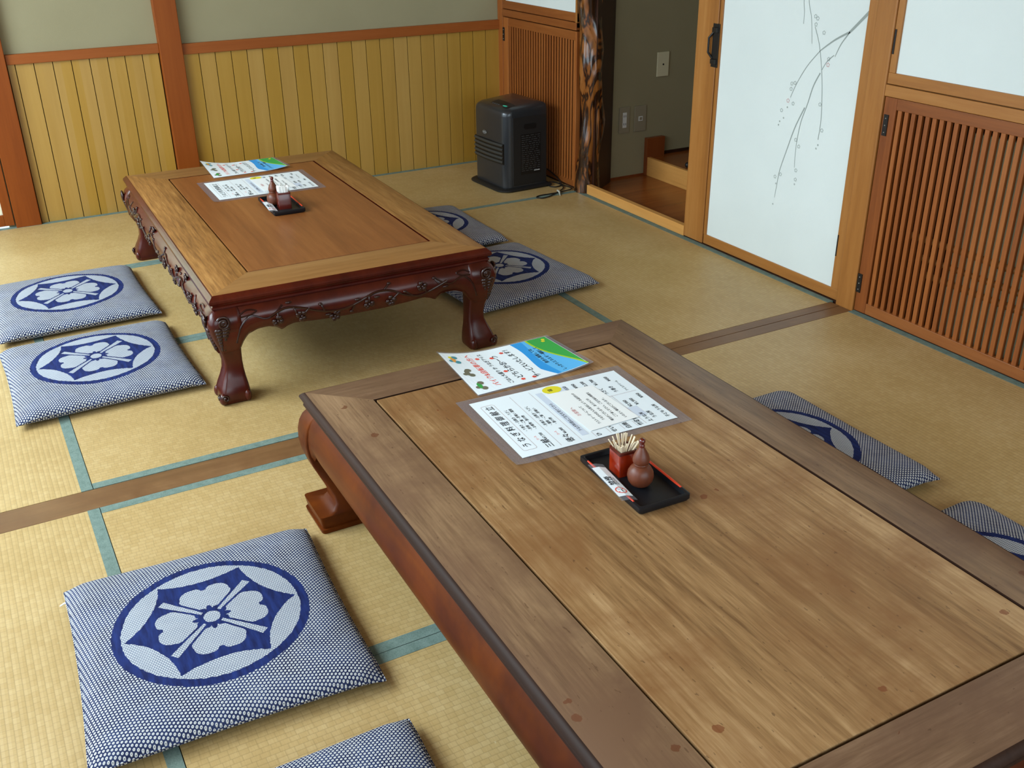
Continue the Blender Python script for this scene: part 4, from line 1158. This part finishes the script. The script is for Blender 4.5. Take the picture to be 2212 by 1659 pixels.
for k in range(32):
    a = pr.uniform(0, 2 * PI); rad = 0.0125 * math.sqrt(pr.random())
    bx_, by_ = rad * math.cos(a) * 0.8, rad * math.sin(a) * 0.8
    lean = 0.012 + 0.020 * pr.random(); la = a + pr.uniform(-0.8, 0.8)
    if pick_mesh is None:
        bm = bmesh.new(); lathe(bm, [(0.0006, 0), (0.0014, 0.006), (0.0015, 0.063), (0.0013, 0.0645), (0.0002, 0.0646)], 8)
        o = build('toothpick', bm, M['pick'], smooth=60); pick_mesh = o
    else:
        o = pick_mesh.copy(); COL.objects.link(o)
    tag(o, 'pale wooden toothpick standing in the bright red box on the near tray', 'toothpick', 'toothpicks in the red box')
    ux = min(max(bx_ + lean * math.cos(la) * 0.95, -0.0165), 0.0165); uy = min(max(by_ + lean * math.sin(la) * 0.95, -0.0165), 0.0165)
    p0 = Vector((bx_ * 0.8 - 0.004 * math.cos(la), by_ * 0.8 - 0.004 * math.sin(la), 0.022)); p1 = Vector((ux, uy, 0.060))
    q = Vector((0, 0, 1)).rotation_difference((p1 - p0).normalized())
    o.rotation_mode = 'QUATERNION'; o.rotation_quaternion = q
    o.location = Vector(tb.location) + p0
fb = make_box(M['darkbox']); fb.location = (-1.8766, -1.674, Z2 + 0.0066); fb.rotation_euler = (0, 0, math.radians(-6)); fb.scale = (1.1, 1.1, 1.1)
fb['label'] = 'dark red square box holding white-sleeved toothpicks on the far tray'
sl = None
for k in range(9):
    x, y = ((k % 3) - 1) * 0.0105 + pr.uniform(-.002, .002), ((k // 3) - 1) * 0.0105 + pr.uniform(-.002, .002)
    if sl is None:
        bm = bmesh.new()
        loft(bm, [[(px * w_, py * d_, z) for px, py in rrect(1, 1, 0.4, 2)] for w_, d_, z in ((0.0046, 0.0012, 0), (0.0052, 0.0018, 0.05), (0.0056, 0.0016, 0.078), (0.0050, 0.0006, 0.082))])
        o = build('sleeved_toothpick', bm, M['sleeve'], smooth=50); sl = o
    else: o = sl.copy(); COL.objects.link(o)
    tag(o, 'white paper-sleeved toothpick standing in the dark red box on the far tray', 'toothpick', 'sleeved toothpicks in the dark red box')
    o.location = (-1.8766 + x, -1.674 + y, Z2 + 0.0125)
    o.rotation_euler = (pr.uniform(-.10, .10) - y * 4, pr.uniform(-.10, .10) + x * 4, pr.uniform(-0.7, 0.7))

# gourd-shaped spice bottle
def make_gourd():
    r = thing('gourd_bottle', '', 'bottle', group='gourd-shaped spice bottles')
    bm = bmesh.new()
    lathe(bm, [(0.0001, 0), (0.014, 0.0004), (0.021, 0.005), (0.0265, 0.014), (0.0285, 0.024), (0.0272, 0.034), (0.0225, 0.043), (0.0170, 0.048), (0.0150, 0.0495), (0.0152, 0.0508), (0.0162, 0.0520), (0.0162, 0.0535), (0.0156, 0.0545), (0.0172, 0.0565), (0.0184, 0.062), (0.0178, 0.068), (0.0150, 0.076), (0.0108, 0.084), (0.0072, 0.090), (0.0056, 0.0935), (0.0001, 0.0936)], 32)
    build('body', bm, M['gourd'], r, smooth=60)
    bm = bmesh.new()
    lathe(bm, [(0.0001, 0.0925), (0.0060, 0.0930), (0.0064, 0.0955), (0.0060, 0.0985), (0.0048, 0.1005), (0.0048, 0.1015), (0.0066, 0.1040), (0.0072, 0.1075), (0.0062, 0.1110), (0.0035, 0.1132), (0.0001, 0.1138)], 20)
    build('stopper', bm, M['knob'], r, smooth=60)
    return r
gd = make_gourd(); gd.location = (-1.841, -4.044, ZT + 0.0066)
gd['label'] = 'reddish-brown wooden gourd-shaped bottle with dark knob on the near tray'
tree_copy(gd, (-1.898, -1.612, Z2 + 0.0066), 0.0, 'wooden gourd-shaped bottle behind the dark red box on the far tray')

# ---------------------------------------------------------------- kerosene heater
ht = thing('kerosene_heater', 'black upright kerosene fan heater standing by the back wall corner', 'heater', (-0.245, -0.560, 0.0008), math.radians(3))
bm = bmesh.new()
# footprint: front faces -x, generous radius on the front corners
def foot(dx, dy, r1=0.045, r2=0.012):
    hx, hy = 0.135 + dx, 0.172 + dy; out = []
    for sx, sy, a0, r in ((1, 1, 0, r2), (-1, 1, PI / 2, r1), (-1, -1, PI, r1), (1, -1, 1.5 * PI, r2)):
        for k in range(7):
            a = a0 + k * PI / 12
            out.append((sx * (hx - r) + r * math.cos(a), sy * (hy - r) + r * math.sin(a)))
    # slight bow of the front
    return [(x - (0.012 * (1 - (y / hy) ** 2) if x < -hx * 0.5 else 0), y) for x, y in out]
rings = []
DZ = 0.018
def zt(x): return 0.018 * (x + 0.135) / 0.27
for d, z in ((0, 0.016), (0, 0.10), (0, 0.25), (0, 0.385), (-0.001, 0.400), (-0.004, 0.411), (-0.010, 0.419), (-0.020, 0.425)):
    rings.append([(x, y, z + ((zt(x) * 1.2 + DZ) if z > 0.3 else 0)) for x, y in foot(d, d)])
for k in range(1, 5):
    s = 1 - k / 4.6
    rings.append([(x * s, y * s, 0.425 + DZ + zt(x * s) * 1.2 + 0.012 * (1 - s * s)) for x, y in foot(-0.02, -0.02)])
loft(bm, rings)
body = build('body', bm, M['heater'], ht, smooth=50)
bm = bmesh.new()
rings = [[(x - 0.012 if x < 0 else x, y, z) for x, y in foot(d, d, 0.06)] for d, z in ((0.014, 0.0), (0.022, 0.006), (0.022, 0.012), (0.014, 0.018), (0.0, 0.020))]
loft(bm, rings); build('base_tray', bm, M['heater_black'], ht, smooth=50)
# louvred outlet on the front
bm = bmesh.new()
loft(bm, [[(-0.1365 - 0.012 * (1 - (y / 0.172) ** 2) + dx, y, z) for y, z in [(-0.150 + 0.30 * i / 16, 0.150) for i in range(17)] + [(0.150 - 0.30 * i / 16, 0.262) for i in range(17)]] for dx in (-0.0008, 0.010)])
outlet = build('outlet_recess', bm, M['heater_dark'], ht)
for k in range(5):
    z = 0.158 + 0.0225 * k
    bm = bmesh.new()
    loft(bm, [[(-0.1375 - 0.012 * (1 - (y / 0.172) ** 2) + dx, y, zz) for dx, zz in ((-0.005, z), (-0.0065, z + 0.004), (-0.002, z + 0.0115), (0.004, z + 0.010))] for y in [-0.149 + 0.298 * i / 16 for i in range(17)]])
    build('louvre', bm, M['heater_slat'], outlet, smooth=40)
# oval badge
def front_x(y): return -0.1352 - 0.012 * (1 - (y / 0.172) ** 2)
bm = bmesh.new()
loop = [(front_x(0.03 + 0.020 * math.cos(a)) - 0.0008, 0.03 + 0.020 * math.cos(a), 0.298 + 0.0085 * math.sin(a)) for a in [2 * PI * k / 28 for k in range(28)]]
tube(bm, loop, 0.0007, 5, closed=True)
box(bm, front_x(0.03) - 0.0012, front_x(0.03), 0.016, 0.044, 0.2965, 0.2995)
build('badge', bm, M['heater_logo'], body)
# control panel on top
bm = bmesh.new()
def on_top(x, y, up=0.0008):
    s = max(abs(x) / 0.115, abs(y) / 0.152)
    return 0.425 + DZ + zt(x) * 1.2 + 0.012 * (1 - s * s) + up
def top_patch(bm, x0, x1, y0, y1, up, mi=0, n=4):
    G = [[bm.verts.new((x0 + (x1 - x0) * i / n, y0 + (y1 - y0) * j / n, on_top(x0 + (x1 - x0) * i / n, y0 + (y1 - y0) * j / n, up))) for j in range(n + 1)] for i in range(n + 1)]
    for i in range(n):
        for j in range(n): bm.faces.new((G[i][j], G[i + 1][j], G[i + 1][j + 1], G[i][j + 1])).material_index = mi
top_patch(bm, -0.108, -0.045, -0.135, 0.045, 0.0008, 0, 6)
top_patch(bm, -0.078, -0.055, -0.075, -0.01, 0.0022, 1)
cp = build('control_panel', bm, [M['heater_black'], M['heater_dark']], ht)
bm = bmesh.new(); ball(bm, (-0.090, -0.098, on_top(-0.090, -0.098, 0.001)), 0.009, 0.021, 0.003, 16, 8); build('start_button', bm, M['teal'], cp, smooth=60)
for y in (-0.04, -0.02, 0.0, 0.02):
    bm = bmesh.new(); ball(bm, (-0.094, y, on_top(-0.094, y, 0.001)), 0.005, 0.007, 0.002, 12, 6); build('key', bm, M['heater_grey'], cp, smooth=60)
# side panel (towards the camera)
bm = bmesh.new(); box(bm, -0.090, 0.126, -0.1745, -0.165, 0.03, 0.400)
side = build('side_panel', bm, M['heater_black'], ht, bevel=0.002)
bm = bmesh.new(); loft(bm, [[(0.020 + x, -0.1762 + dy, 0.345 + z) for x, z in rrect(0.040, 0.014, 0.010, 4)] for dy in (0, 0.004)])
build('hand_grip', bm, M['heater_dark'], side)
bm = bmesh.new(); box(bm, -0.040, 0.088, -0.1755, -0.174, 0.085, 0.305)
lab = build('instruction_label', bm, M['heater_dark'], side)
bm = bmesh.new(); rl = random.Random(5)
for k in range(18):
    z = 0.296 - 0.0112 * k; x = -0.035
    while x < 0.078:
        w_ = rl.uniform(0.006, 0.024); box(bm, x, min(x + w_, 0.084), -0.1758, -0.1754, z - 0.0012, z + 0.0012); x += w_ + rl.uniform(0.003, 0.012)
build('small_print', bm, M['heater_grey'], lab)
bm = bmesh.new(); box(bm, 0.045, 0.082, -0.1760, -0.1752, 0.098, 0.103); build('white_bar', bm, M['heater_logo'], lab)
# cord lying in a loose bundle
def w2h(x, y, z): # room to heater frame
    v = Matrix.Rotation(-math.radians(3), 4, 'Z') @ Vector((x + 0.245, y + 0.560, z - 0.0008)); return tuple(v)
bm = bmesh.new()
cordpts = [(-0.105, -0.60, 0.03), (-0.07, -0.56, 0.05), (-0.035, -0.60, 0.06), (-0.022, -0.70, 0.03), (-0.03, -0.76, 0.006), (-0.075, -0.79, 0.005), (-0.105, -0.765, 0.005), (-0.085, -0.70, 0.006), (-0.05, -0.70, 0.008), (-0.035, -0.76, 0.006), (-0.06, -0.83, 0.005), (-0.13, -0.885, 0.005), (-0.21, -0.935, 0.005), (-0.262, -0.945, 0.005), (-0.280, -0.915, 0.005), (-0.245, -0.895, 0.005), (-0.16, -0.895, 0.005), (-0.075, -0.892, 0.008), (-0.035, -0.875, 0.006), (-0.022, -0.835, 0.006), (-0.03, -0.79, 0.006), (-0.025, -0.73, 0.006)]
tube(bm, [w2h(*p) for p in smoothpath(cordpts, 6)], 0.0032, 7)
cordo = build('power_cord', bm, M['cord'], ht, smooth=60)
bm = bmesh.new(); tube(bm, [w2h(-0.120, -0.868, 0.008), w2h(-0.128, -0.90, 0.010), w2h(-0.150, -0.945, 0.003)], [0.005, 0.006, 0.002], 8)
build('cord_tie', bm, M['tie'], cordo, smooth=60)
